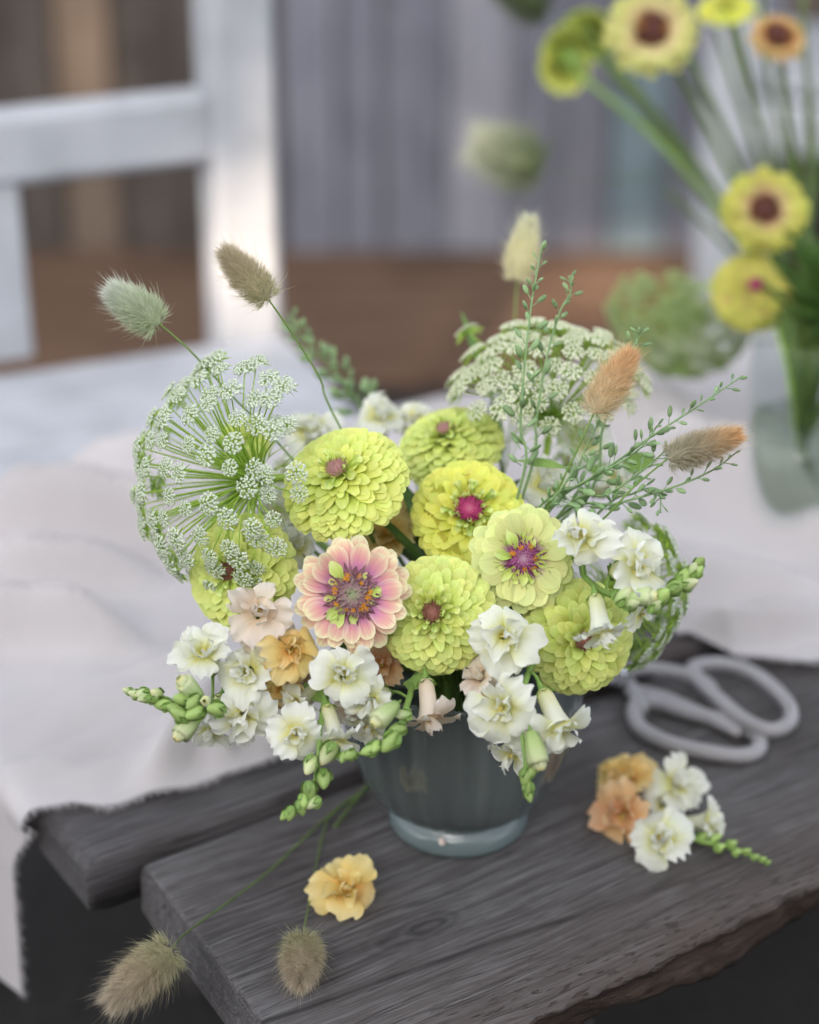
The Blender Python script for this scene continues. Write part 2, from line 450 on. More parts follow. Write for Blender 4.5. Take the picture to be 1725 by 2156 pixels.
M_podstem = plain_mat('sprig stem green', (0.20, 0.33, 0.14), (0.28, 0.42, 0.18), scale=160, rough=0.5)
M_ammi = plain_mat('umbel green', (0.34, 0.54, 0.06), (0.50, 0.70, 0.12), scale=200, trans=0.15, rough=0.5)
M_ammiw = plain_mat('umbel floret white', (0.68, 0.80, 0.54), (0.88, 0.91, 0.80), scale=500, trans=0.12, rough=0.6)
M_ammic = plain_mat('umbel floret cream', (0.82, 0.87, 0.54), (0.92, 0.93, 0.74), scale=500, trans=0.12, rough=0.6)
M_ammig = plain_mat('umbel floret green white', (0.34, 0.50, 0.16), (0.62, 0.70, 0.42), scale=500, trans=0.25, rough=0.6)
M_yfl = plain_mat('pollen floret', (0.62, 0.22, 0.01), (0.80, 0.40, 0.02), scale=500, rough=0.6)

# ------------------------------------------------------------------ table frame of reference
A = PZ(287, 1811, T); B = PZ(1289, 1447, T)
TU = (B - A); TU.z = 0; TU.normalize()                   # along the planks
TV = V3((-TU.y, TU.x, 0))                                # across, away from the viewer
TANG = atan2(TU.y, TU.x)
def TP(a, b, z=T):
    return V3((A.x, A.y, 0)) + TU * a + TV * b + V3((0, 0, z))
def tab(p):
    q = V3((p.x - A.x, p.y - A.y, 0))
    return q.dot(TU), q.dot(TV)

# ------------------------------------------------------------------ ground, walls
def ground_mat():
    m, nt, out = new_mat('brown earth floor')
    L = nt.links.new
    tc = N(nt, 'TexCoord')
    n1 = N(nt, 'TexNoise', Scale=1.3, Detail=6.0, Roughness=0.6); L(tc.outputs['Object'], n1.inputs['Vector'])
    n2 = N(nt, 'TexNoise', Scale=60.0, Detail=5.0); L(tc.outputs['Object'], n2.inputs['Vector'])
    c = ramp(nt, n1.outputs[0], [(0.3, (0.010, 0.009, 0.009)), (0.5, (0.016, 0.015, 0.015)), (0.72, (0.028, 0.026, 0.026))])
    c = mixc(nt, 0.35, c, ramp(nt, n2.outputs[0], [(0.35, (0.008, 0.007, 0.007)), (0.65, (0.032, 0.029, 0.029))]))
    pb = N(nt, 'BsdfPrincipled', Roughness=0.85); L(c, pb.inputs['Base Color'])
    bm = N(nt, 'Bump', Strength=0.5, Distance=0.01); L(n2.outputs[0], bm.inputs['Height']); L(bm.outputs[0], pb.inputs['Normal'])
    L(pb.outputs[0], out.inputs[0])
    return m
mb = MB(); G = 60
gv = [((i - 5) * 40.0 / 5 * 5, (j - 5) * 40.0, 0) for j in range(11) for i in range(11)]
mb.add(gv, [(j * 11 + i, j * 11 + i + 1, j * 11 + i + 12, j * 11 + i + 11) for j in range(10) for i in range(10)])
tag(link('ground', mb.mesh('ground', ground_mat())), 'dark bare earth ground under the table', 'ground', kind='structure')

M_wgrey = wood_mat('wall board grey', (0.085, 0.09, 0.115), (0.15, 0.155, 0.19), (0.23, 0.232, 0.275), along=1.2, across=26, axis=2)
M_wpale = wood_mat('wall board pale grey', (0.12, 0.122, 0.15), (0.205, 0.208, 0.245), (0.30, 0.30, 0.34), along=1.2, across=26, axis=2)
M_wdark = wood_mat('wall board dark brown', (0.035, 0.030, 0.028), (0.075, 0.062, 0.055), (0.14, 0.115, 0.10), along=1.2, across=26, axis=2)
M_wtan = wood_mat('wall board tan', (0.085, 0.062, 0.046), (0.15, 0.112, 0.086), (0.22, 0.168, 0.13), along=1.2, across=26, axis=2)
M_wteal = wood_mat('wall board blue grey', (0.09, 0.13, 0.15), (0.15, 0.20, 0.23), (0.20, 0.26, 0.29), along=1.2, across=26, axis=2)
WALL_Y = 2.46
M_deck = wood_mat('deck board brown', (0.058, 0.034, 0.022), (0.112, 0.066, 0.042), (0.17, 0.105, 0.070), along=1.5, across=22, axis=0)
deck = tag(link('deck', None), 'low brown boardwalk along the foot of the plank wall', 'boardwalk', kind='structure')
for k in range(6):
    q = MB(); q.add(*box(-4.5, 5.0, 1.86 + k * .099, 1.953 + k * .099, 0, .024 + .002 * (k % 2), .004)); link('board', q.mesh('board', M_deck, smooth=False), deck)
def wx(px): return PY(px, 450, WALL_Y).x
wall = thing('plank_wall', 'weathered wall of upright boards behind the table', 'wall', (0, WALL_Y, 0))
rw = random.Random(3)
x = wx(-900); xe = wx(2700)
bm_cache = {}
def board_mesh(wd, mat):
    key = (round(wd, 3), mat.name)
    if key not in bm_cache:
        q = MB(); q.add(*box(-wd / 2, wd / 2, 0, 0.022, 0, 2.4, 0.003)); bm_cache[key] = q.mesh('board', mat, smooth=False)
    return bm_cache[key]
k = 0
tanx = (wx(165), wx(-300))
while x < xe:
    w_ = rw.choice((0.075, 0.085, 0.095, 0.11))
    cxm = x + w_ / 2
    if cxm < wx(585):
        mt = M_wtan if any(abs(cxm - t) < 0.05 for t in tanx) else M_wdark
        dy = 0.02
    elif cxm < wx(1270): mt = rw.choice((M_wgrey, M_wgrey, M_wpale)); dy = 0
    elif cxm < wx(1445): mt = M_wteal; dy = -0.012
    elif cxm < wx(1640): mt = M_wgrey; dy = 0
    else: mt = M_wdark; dy = 0.01
    link('board', board_mesh(w_, mt), wall, Matrix.Translation((cxm, WALL_Y + dy + rw.uniform(-.004, .004), rw.uniform(0.0, 0.012))) @ Matrix.Rotation(rw.uniform(-.003, .003), 4, 'Y'))
    x += w_ + rw.choice((0.004, 0.006, 0.008))
q = MB(); q.add(*box(wx(-900), xe, WALL_Y + 0.05, WALL_Y + 0.09, 0, 2.38))
link('backing', q.mesh('backing', M_wdark, smooth=False), wall)

# unseen wall added behind the viewer blocks the sun; openings aimed to cast patches
BY = -10.0
def to_sun_block(p):
    t = (BY - p.y) / SUNV.y
    return p + SUNV * t
holes = []
def hole(p, w, h):
    c = to_sun_block(p); holes.append((c.x - w / 2, c.x + w / 2, c.z - h / 2, c.z + h / 2))
CHY = 0.92
hole(PZ(1285, 590, 0.025), 0.26, 0.17)
hole(PY(560, 540, CHY), 0.12, 0.15)
hole(PY(165, 90, WALL_Y), 0.04, 0.26)
hole(PY(1610, 20, WALL_Y), 0.12, 0.12)
xs = sorted({-14.0, 10.0, *[h[0] for h in holes], *[h[1] for h in holes]})
zs = sorted({0.0, 7.2, *[h[2] for h in holes], *[h[3] for h in holes]})
q = MB()
for i in range(len(xs) - 1):
    for j in range(len(zs) - 1):
        cx_, cz_ = (xs[i] + xs[i + 1]) / 2, (zs[j] + zs[j + 1]) / 2
        if any(h[0] < cx_ < h[1] and h[2] < cz_ < h[3] for h in holes): continue
        q.add(*box(xs[i], xs[i + 1], BY - 0.05, BY, zs[j], zs[j + 1]))
M_sunblock = wood_mat('sun block timber', (0.10, 0.09, 0.08), (0.20, 0.18, 0.165), (0.30, 0.28, 0.26), along=1.0, across=12, axis=2)
tag(link('sun_block', q.mesh('sun_block', M_sunblock, smooth=False)), 'tall grey unseen wall added to block the sun, with openings for sun patches', 'barn', kind='structure')

# ------------------------------------------------------------------ white chairs
def white_mat():
    m, nt, out = new_mat('white chair paint')
    L = nt.links.new
    tc = N(nt, 'TexCoord')
    n1 = N(nt, 'TexNoise', Scale=14.0, Detail=6.0); L(tc.outputs['Object'], n1.inputs['Vector'])
    c = ramp(nt, n1.outputs[0], [(0.28, (0.35, 0.36, 0.385)), (0.5, (0.44, 0.455, 0.49)), (0.8, (0.53, 0.54, 0.575))])
    pb = N(nt, 'BsdfPrincipled', Roughness=0.55); L(c, pb.inputs['Base Color'])
    bm = N(nt, 'Bump', Strength=0.2, Distance=0.002); L(n1.outputs[0], bm.inputs['Height']); L(bm.outputs[0], pb.inputs['Normal'])
    L(pb.outputs[0], out.inputs[0])
    return m
M_chair = white_mat()
def chair(loc, rz, label, wdt=0.52):
    """origin under the right rear post; the back runs along -x, the seat along -y"""
    t = thing('white_chair', label, 'chair', loc)
    M = Matrix.Translation(loc) @ Matrix.Rotation(rz, 4, 'Z')
    def part(name, *b, bev=0.006):
        q = MB(); q.add(*box(*b, bev)); return link(name, q.mesh(name, M_chair, smooth=False), t, M)
    p = 0.068
    part('rear_post', -p, 0, -p, 0, 0, 1.02, bev=0.009)
    part('rear_post', -wdt, -wdt + p, -p, 0, 0, 1.02, bev=0.009)
    part('back_rail', -wdt + p + .001, -p - .001, -p + .014, -.014, 0.680, 0.752, bev=0.008)
    part('back_rail', -wdt + p + .001, -p - .001, -p + .014, -.014, 0.90, 0.97, bev=0.008)
    for s in (0.555,):
        xx = -wdt * s
        part('back_slat', xx - .026, xx + .026, -p + .022, -.022, 0.497, 0.679, bev=0.004)
    y0 = -0.44
    for i in range(4):
        a = y0 + i * 0.0935
        part('seat_board', -wdt + .004, -.004, a, a + 0.089, 0.47, 0.495 - 0.002 * (i % 2), bev=0.004)
    part('front_leg', -p, -.002, y0 + .01, y0 + p, 0, 0.469)
    part('front_leg', -wdt + .002, -wdt + p, y0 + .01, y0 + p, 0, 0.469)
    part('seat_apron', -wdt + p + .001, -p - .001, -p + .01, -.02, 0.395, 0.468)
    part('side_rail', -p + .012, -.02, y0 + p + .001, -p - .001, 0.395, 0.468)
    part('side_rail', -wdt + .02, -wdt + p - .012, y0 + p + .001, -p - .001, 0.395, 0.468)
    return t
c1 = PZ(556, 752, 0.45); c1.z = 0
chair((c1.x, c1.y + 0.03, 0), radians(22), 'white painted wooden chair standing behind the cloth-covered table end')
c2 = PY(1490, 400, 1.75); c2.z = 0
chair((c2.x, c2.y + 0.1, 0), radians(162), 'white painted wooden chair half hidden behind the tall bouquet in clear glass', wdt=0.52)

# ------------------------------------------------------------------ table
fr = [tab(PZ(px, py, T))[1] for px, py in ((1725, 1874), (1456, 2007), (1200, 2083), (1062, 2156))]
BF = sum(fr) / len(fr)
kn = [tab(PZ(x_, y_, T)) for x_, y_ in ((905, 1950), (1330, 1420), (1480, 1660))]
ck_ = [tab(PZ(x_, y_, T)) for x_, y_ in ((545, 2150), (1725, 1742))]
ck_s = (ck_[1][1] - ck_[0][1]) / (ck_[1][0] - ck_[0][0])
M_front = wood_mat('front plank weathered grey', (0.030, 0.026, 0.026), (0.080, 0.073, 0.073), (0.185, 0.178, 0.184), along=6.0, across=120, bump=0.8, stain=(0.046, 0.037, 0.034), knots=[(kn[0][0], kn[0][1], .06, .022)], checks=[(ck_[0][1] - ck_[0][0] * ck_s, ck_s, ck_[0][0], ck_[0][0] + .30), (ck_[0][1] - ck_[0][0] * ck_s + .003, ck_s, ck_[0][0] + .42, 1.5)], edge=((0.022, 0.014, 0.011), (0.095, 0.062, 0.046), BF), gouges=BF)
M_plank = wood_mat('table plank weathered grey', (0.034, 0.031, 0.033), (0.082, 0.078, 0.084), (0.165, 0.162, 0.178), along=5.0, across=120, bump=0.8, stain=(0.050, 0.040, 0.038))
M_plank2 = wood_mat('table plank brown grey', (0.032, 0.028, 0.028), (0.074, 0.068, 0.070), (0.145, 0.138, 0.145), along=5.0, across=120, bump=0.8, stain=(0.060, 0.040, 0.034))
M_under = wood_mat('trestle timber', (0.03, 0.026, 0.026), (0.06, 0.052, 0.05), (0.10, 0.09, 0.085), along=4.0, across=50)
table = thing('wooden_table', 'weathered grey plank table carrying vase, scissors and cloth', 'table', TP(0.5, 0, 0.0))
MT = Matrix.Translation(V3((A.x, A.y, T))) @ Matrix.Rotation(TANG, 4, 'Z')      # local x along, y away, top at z=0
def plank(a0, a1, b0, b1, top, th, mat, seed, front_wild=0.0, nx=150, ny=8, edge_r=0.005, endtilt=0.0):
    """one plank with worn, rounded and slightly wandering edges"""
    sect = []
    e = edge_r
    for ww in ((1, .8, .6, .4, .25) if front_wild else (1,)): sect.append((0.0, -th * ww))   # front face
    sect.append((0.0, -e)); nf = len(sect) + 1
    sect.append((e * 0.3, -e * 0.3))
    for j in range(ny + 1): sect.append((None, j / ny))
    sect.append((-e * 0.3, -e * 0.3 - 9)); sect.append((0.0, -e - 9)); sect.append((0.0, -th - 9))
    ns = len(sect)
    verts, at = [], []
    for i in range(nx + 1):
        s = i / nx
        a = a0 + (a1 - a0) * s
        wf = nz(a * 6, seed * 3.1) * 0.003 + nz(a * 30, seed * 1.7) * 0.0012
        wb = nz(a * 6, seed * 7.1 + 9) * 0.003 + nz(a * 30, seed * 2.7) * 0.0012
        if front_wild:
            wf += front_wild * (nz(a * 4.2, seed + 1) * 0.9 + 0.45 * nz(a * 13, seed + 2) + 0.25 * nz(a * 45, seed + 3))
        endround = 0.0
        de = min(i, nx - i)
        if de == 0: endround = 0.004
        elif de == 1: endround = 0.001
        for k, (u, w) in enumerate(sect):
            lowbulge = 0.0
            if k < nf:
                lo = 0.0
                if front_wild:
                    lo = (-w / th) * (0.012 + 0.016 * nz(a * 9, seed + 5, w * 30)) + .004 * nz(a * 70, w * 300, seed) if w < -e else 0.003 * nz(a * 60, seed) + .0015 * nz(a * 160, w * 500)
                y = b0 + wf + u + lo; z = w
            elif u is None:
                y = (b0 + wf + e) + ((b1 + wb - e) - (b0 + wf + e)) * w
                z = 0.0009 * nz(a * 5, y * 25, seed) + 0.0004 * nz(a * 14, y * 120, seed)
            else:
                y = b1 + wb + u; z = w + 9
            at.append((s, k / ns, 0))
            dx = endtilt * (y - b1) * (1 - s) + (0.0025 * nz(y * 60, z * 40, seed) if de == 0 else 0)
            verts.append((a + dx + (0.002 if i == 0 and z > -e else 0), y, top + z - (endround if z > -th * 0.5 else -endround)))
    faces = []
    for i in range(nx):
        for k in range(ns):
            k2 = (k + 1) % ns
            faces.append((i * ns + k, i * ns + k2, (i + 1) * ns + k2, (i + 1) * ns + k)[::-1])
    faces.append(tuple(range(ns))); faces.append(tuple(nx * ns + k for k in reversed(range(ns))))
    q = MB(); q.add(verts, faces, at)
    me = q.mesh('plank', mat)
    for p in me.polygons[-2:]: p.use_smooth = False
    return link('plank', me, table, MT)
# edges measured from the picture
fr = [tab(PZ(px, py, T))[1] for px, py in ((1725, 1874), (1456, 2007), (1200, 2083), (1062, 2156))]
BF = sum(fr) / len(fr)
p2 = tab(PZ(171, 1812, T + 0.009)); p2b = tab(PZ(59, 1717, T + 0.009))
e1 = tab(PZ(548, 2156, T))
plank(0.0, 1.55, BF, -0.004, 0.0, 0.042, M_front, 1, front_wild=0.008, nx=700, ny=14, endtilt=e1[0] / e1[1])
plank(p2[0], 1.55, 0.002, 0.128, 0.009, 0.040, M_plank2, 2, nx=220, ny=6)
plank(-0.05, 1.5, 0.134, 0.262, 0.007, 0.038, M_plank, 3, nx=60)
plank(-0.05, 1.5, 0.268, 0.396, 0.008, 0.038, M_plank2, 4, nx=60)
plank(-0.05, 1.5, 0.402, 0.470, 0.007, 0.038, M_plank, 5, nx=60)
for ax_ in (0.22, 1.3):
    for (nm, b) in (('cross_beam', (ax_, ax_ + 0.05, BF + 0.10, 0.46, -0.090, -0.0415)),
                    ('leg', (ax_ + .002, ax_ + 0.048, BF + 0.11, BF + 0.17, -T, -0.091)),
                    ('leg', (ax_ + .002, ax_ + 0.048, 0.40, 0.46, -T, -0.091)),
                    ('stretcher', (ax_ + .012, ax_ + 0.038, BF + 0.171, 0.399, -0.36, -0.30))):
        q = MB(); q.add(*box(*b, 0.004)); link(nm, q.mesh(nm, M_under, smooth=False), table, MT)

# ------------------------------------------------------------------ linen cloth
def cloth_mat():
    m, nt, out = new_mat('pale linen')
    L = nt.links.new
    tc = N(nt, 'TexCoord')
    n1 = N(nt, 'TexNoise', Scale=6.0, Detail=4.0); L(tc.outputs['Object'], n1.inputs['Vector'])
    c = ramp(nt, n1.outputs[0], [(0.3, (0.55, 0.515, 0.52)), (0.7, (0.64, 0.605, 0.61))])
    wv1 = N(nt, 'TexWave', Scale=420.0, Distortion=1.5); wv1.bands_direction = 'X'
    wv2 = N(nt, 'TexWave', Scale=420.0, Distortion=1.5); wv2.bands_direction = 'Y'
    for w in (wv1, wv2): L(tc.outputs['Object'], w.inputs['Vector'])
    h = math_(nt, 'ADD', wv1.outputs[1], wv2.outputs[1])
    pb = N(nt, 'BsdfPrincipled', Roughness=0.9); L(c, pb.inputs['Base Color']); pb.inputs['Specular IOR Level'].default_value = 0.1
    bm = N(nt, 'Bump', Strength=0.3, Distance=0.0006); L(h, bm.inputs['Height']); L(bm.outputs[0], pb.inputs['Normal'])
    tr = N(nt, 'BsdfTranslucent'); L(c, tr.inputs[0])
    mx = N(nt, 'MixShader', Fac=0.15); L(pb.outputs[0], mx.inputs[1]); L(tr.outputs[0], mx.inputs[2]); L(mx.outputs[0], out.inputs[0])
    return m
M_cloth = cloth_mat()
CT = T + 0.0125
edge_px = [(-160, 1735), (30, 1722), (62, 1708), (135, 1693), (240, 1698), (262, 1690), (420, 1650), (600, 1592), (760, 1548), (1000, 1440), (1200, 1345), (1320, 1292), (1400, 1318), (1450, 1358), (1560, 1386), (1725, 1392), (1900, 1330)]
edge_ab = [tab(PZ(x_, y_, CT)) for x_, y_ in edge_px]
def b_edge(a):
    if a <= edge_ab[0][0]: return edge_ab[0][1]
    for (a0, b0), (a1, b1) in zip(edge_ab, edge_ab[1:]):
        if a <= a1:
            u = (a - a0) / (a1 - a0); u = u * u * (3 - 2 * u)
            return b0 + (b1 - b0) * u
    return edge_ab[-1][1]
edge_ab.sort()
cloth = thing('linen_cloth', 'crumpled pale linen cloth with frayed edges spread over the table', 'cloth', TP(0.3, 0.2, CT))
AE0 = p2[0] - 0.004
def cloth_pt(a, t):
    b = b_edge(a); b1 = 0.56
    y = b + (b1 - b) * t
    w = y - b
    f = 0.0
    amp = min(1.0, w / 0.05)
    f += 0.016 * max(0, nz(a * 5 + y * 3, y * 14, 2.0)) * amp
    f += 0.010 * abs(nz(a * 9 - y * 9, y * 22, 6.0)) * amp
    for (ca, cb, ang, ln, wd, hh) in folds:
        da, db = a - ca, y - cb
        p_, q_ = da * cos(ang) + db * sin(ang), -da * sin(ang) + db * cos(ang)
        f += hh * exp(-(q_ / wd) ** 2) * exp(-(p_ / ln) ** 4)
    z = CT + 0.0015 + f + 0.0012 * nz(a * 40, y * 40)
    aa = a
    if a < AE0:                                     # hangs over the plank ends
        e = AE0 - a
        r = 0.012
        if e < r * pi / 2:
            aa = AE0 - r * sin(e / r); z -= r * (1 - cos(e / r))
        else:
            aa = AE0 - r - 0.10 * (e - r) * 0.3 + 0.008 * sin(y * 30) ; z -= e - r * 0.57
            z -= f * 0.8
    if y > 0.476:
        e = y - 0.476; y = 0.476 + min(e, 0.012); z -= max(0, e - 0.008)
    return TP(aa, y, z)
folds = []
def fold(x0, y0, x1, y1, wd, hh):
    p0, p1 = tab(PZ(x0, y0, CT)), tab(PZ(x1, y1, CT))
    da, db = p1[0] - p0[0], p1[1] - p0[1]
    folds.append(((p0[0] + p1[0]) / 2, (p0[1] + p1[1]) / 2, atan2(db, da), max(.02, sqrt(da * da + db * db) * 0.55), wd * 1.0, hh * 3.2))
fold(-60, 1130, 460, 1190, 0.016, 0.022)
fold(-60, 1260, 300, 1245, 0.013, 0.016)
fold(-80, 1340, 260, 1370, 0.014, 0.016)
fold(60, 1030, 420, 1020, 0.02, 0.012)
fold(330, 1640, 470, 1480, 0.014, 0.010)
fold(470, 1600, 560, 1480, 0.010, 0.010)
fold(560, 1580, 640, 1470, 0.010, 0.009)
fold(1330, 1060, 1720, 1170, 0.022, 0.030)
fold(1330, 1240, 1720, 1290, 0.020, 0.012)
fold(1060, 900, 1500, 940, 0.03, 0.016)
fold(1400, 1370, 1720, 1330, 0.010, 0.010)
NA, NT = 190, 90
AL0, AL1 = -0.215, 1.36
verts, faces, at = [], [], []
for i in range(NA + 1):
    a = AL0 + (AL1 - AL0) * i / NA
    for j in range(NT + 1):
        verts.append(cloth_pt(a, (j / NT) ** 1.3)); at.append((i / NA, j / NT, 0))
for i in range(NA):
    for j in range(NT):
        faces.append((i * (NT + 1) + j, (i + 1) * (NT + 1) + j, (i + 1) * (NT + 1) + j + 1, i * (NT + 1) + j + 1))
q = MB(); q.add(verts, faces, at)
cl = link('fabric', q.mesh('fabric', M_cloth), cloth)
rc = random.Random(11)
q = MB()
for i in range(3800):
    a = AL0 + (AL1 - AL0) * i / 3800 + rc.uniform(-.0006, .0006)
    p = cloth_pt(a, 0.0)
    d = (-TV + TU * rc.uniform(-.7, .7)).normalized()
    l = rc.uniform(0.002, 0.010)
    s_ = TU * 0.00016
    e_ = p + d * l + V3((0, 0, -0.0012))
    md = p + d * l * .5 + TU * rc.uniform(-.001, .001)
    q.add([p - s_, p + s_, md + s_, md - s_, e_], [(0, 1, 2, 3), (3, 2, 4)])
tag(link('fringe', q.mesh('fringe', M_cloth), cloth), kind='stuff')

# ------------------------------------------------------------------ petals
def petal_grid(L, Wd, nu=4, nv=5, base=0.35, tip=0.85, rnd=0.30, cup=0.10, bend=0.6, notch=0.0, ruffle=0.0, rfreq=3, seed=0, bulge=0.7, jitter=0.0, rp=2.0):
    """petal along +x, upper face +z, recurving downwards by 'bend' radians"""
    verts, at, faces = [], [], []
    for j in range(nv + 1):
        v = j / nv
        s = min(1.0, v / bulge); s = s * s * (3 - 2 * s)
        hw = Wd * 0.5 * (base + (1 - base) * s)
        if v > bulge: hw *= 1 - (1 - tip) * ((v - bulge) / (1 - bulge)) ** 2
        for i in range(nu + 1):
            u = -1 + 2 * i / nu
            l = v * (1 - rnd * abs(u) ** rp * v * v) - notch * exp(-(u / 0.3) ** 2) * v ** 4
            if jitter: l += jitter * v * v * (nz(u * 2.2, seed * 3.3, v) + .4 * nz(u * 6.0, seed * 5.3, v))
            a = bend * l
            if abs(bend) > 1e-3:
                X = L * sin(a) / bend; Z = -L * (1 - cos(a)) / bend
            else:
                X, Z = L * l, 0
            Z += cup * Wd * (u * u) * (0.3 + v)
            if ruffle:
                Z += ruffle * Wd * v * v * (0.35 + 0.65 * abs(u)) * (sin(rfreq * u * 2.4 + seed * 1.7) + 0.9 * nz(u * 3, v * 2, seed * 5.0))
                X += ruffle * 0.4 * L * v * v * nz(u * 3.5, v * 3, seed * 9.0)
            verts.append((X, u * hw, Z)); at.append((i / nu, v, 0))
    for j in range(nv):
        for i in range(nu):
            a = j * (nu + 1) + i
            faces.append((a, a + 1, a + nu + 2, a + nu + 1))
    return verts, faces, at
_pc = {}
def petal_mesh(key, mat, **kw):
    k = (key, mat.name)
    if k not in _pc:
        q = MB(); q.add(*petal_grid(**kw)); _pc[k] = q.mesh('petal', mat)
    return _pc[k]

def disc_mesh(mat, R=1.0, h=0.34, n=130, spike=0.34, seed=1):
    rd = random.Random(seed)
    q = MB()
    prof = [(R, -0.3 * R), (R, 0.0)] + [(R * cos(t * pi / 2) + 1e-4, h * R * sin(t * pi / 2)) for t in (0.25, 0.5, 0.75, 1.0)]
    v, f, at = lathe(prof, 18)
    q.add(v, f, [(0, sqrt(p[0] ** 2 + p[1] ** 2) / R, 0) for p in v])
    for i in range(n):
        r = sqrt((i + .5) / n); a = i * 2.39996
        th = r * pi / 2
        b = V3((R * sin(th) * cos(a), R * sin(th) * sin(a), h * R * cos(th)))
        d = V3((b.x * .6, b.y * .6, b.z + 0.5 * R)).normalized() + V3((rd.uniform(-.3, .3), rd.uniform(-.3, .3), rd.uniform(-.2, .2)))
        s = spike * R * rd.uniform(.7, 1.4) * (0.5 + 0.6 * r)
        x = d.orthogonal().normalized() * s * .30; y = d.cross(x).normalized() * s * .30
        q.add([b - x - y, b + x - y, b + y * 1.3, b + d * s * 1.6], [(0, 1, 3), (1, 2, 3), (2, 0, 3)], [(0, r, 0)] * 3 + [(0, r - .08, 0)])
    return q.mesh('disc', mat)
def disc_mat(name, c0, c1, c2):
    m, nt, out = new_mat(name)
    L = nt.links.new
    at = N(nt, 'Attribute', attribute_name='pv'); sp = N(nt, 'SeparateXYZ'); L(at.outputs['Vector'], sp.inputs[0])
    c = ramp(nt, sp.outputs[1], [(0.0, c0), (0.45, c1), (1.0, c2)])
    pb = N(nt, 'BsdfPrincipled', Roughness=0.7); L(c, pb.inputs['Base Color']); L(pb.outputs[0], out.inputs[0])
    return m
D_dusty = disc_mat('disc dusty', (0.28, 0.36, 0.16), (0.30, 0.17, 0.19), (0.22, 0.08, 0.10))
D_pale = disc_mat('disc pale pink', (0.42, 0.24, 0.20), (0.44, 0.22, 0.22), (0.36, 0.30, 0.10))
D_magenta = disc_mat('disc magenta', (0.50, 0.16, 0.22), (0.46, 0.04, 0.16), (0.30, 0.02, 0.10))
D_purple = disc_mat('disc purple', (0.50, 0.34, 0.40), (0.36, 0.09, 0.24), (0.20, 0.03, 0.12))
D_brown = disc_mat('disc brown', (0.34, 0.14, 0.10), (0.26, 0.10, 0.07), (0.22, 0.10, 0.04))
D_dark = disc_mat('disc dark red', (0.12, 0.035, 0.03), (0.10, 0.03, 0.02), (0.18, 0.06, 0.015))
def star_mesh():
    q = MB(); rs = random.Random(5)
    for k in range(5):
        a = k * 2 * pi / 5
        d = V3((cos(a), sin(a), 0.5)); s = V3((-sin(a), cos(a), 0)) * 0.22
        q.add([(0, 0, 0), d * .55 + s, d, d * .55 - s], [(0, 1, 2, 3)])
    q.add(*tube([(0, 0, -1.0), (0, 0, .1)], .22, .28, 2, 5))
    return q.mesh('floret', M_yfl)
STAR = star_mesh()
def curl_mesh():                       # small rolled petal just opening
    q = MB(); v, f, at = [], [], []
    for j in range(5):
        z = j / 4
        for i in range(8):
            a = -2.5 + 5.0 * i / 7
            r = 0.16 + 0.20 * z ** 2
            v.append((r * cos(a) + 0.15 * z * z, r * sin(a), z)); at.append((i / 7, z, 0))
    for j in range(4):
        for i in range(7):
            a = j * 8 + i; f.append((a, a + 1, a + 9, a + 8))
    q.add(v, f, at)
    return q.mesh('rolled_petal', M_tinylime)
CURL = curl_mesh()
CORE = Matrix.Translation((0, 0, T + 0.10))
def bend_stem(pos, n, target=None, r=0.0026):
    tgt = target or V3((random.uniform(-.02, .02), random.uniform(-.02, .02), T + 0.03))
    return [pos - n * 0.004, pos - n * 0.05, (pos - n * 0.10).lerp(V3((tgt.x * 1.3, tgt.y * 1.3, T + 0.13)), 0.6), V3((tgt.x * 1.2, tgt.y * 1.2, T + 0.115)), tgt]
def add_stem(t, pts, r0, r1, mat=None, n=14, name='stem', seg=6):
    q = MB(); q.add(*tube(pts, r0, r1, n, seg)); return link(name, q.mesh(name, mat or M_stem), t)

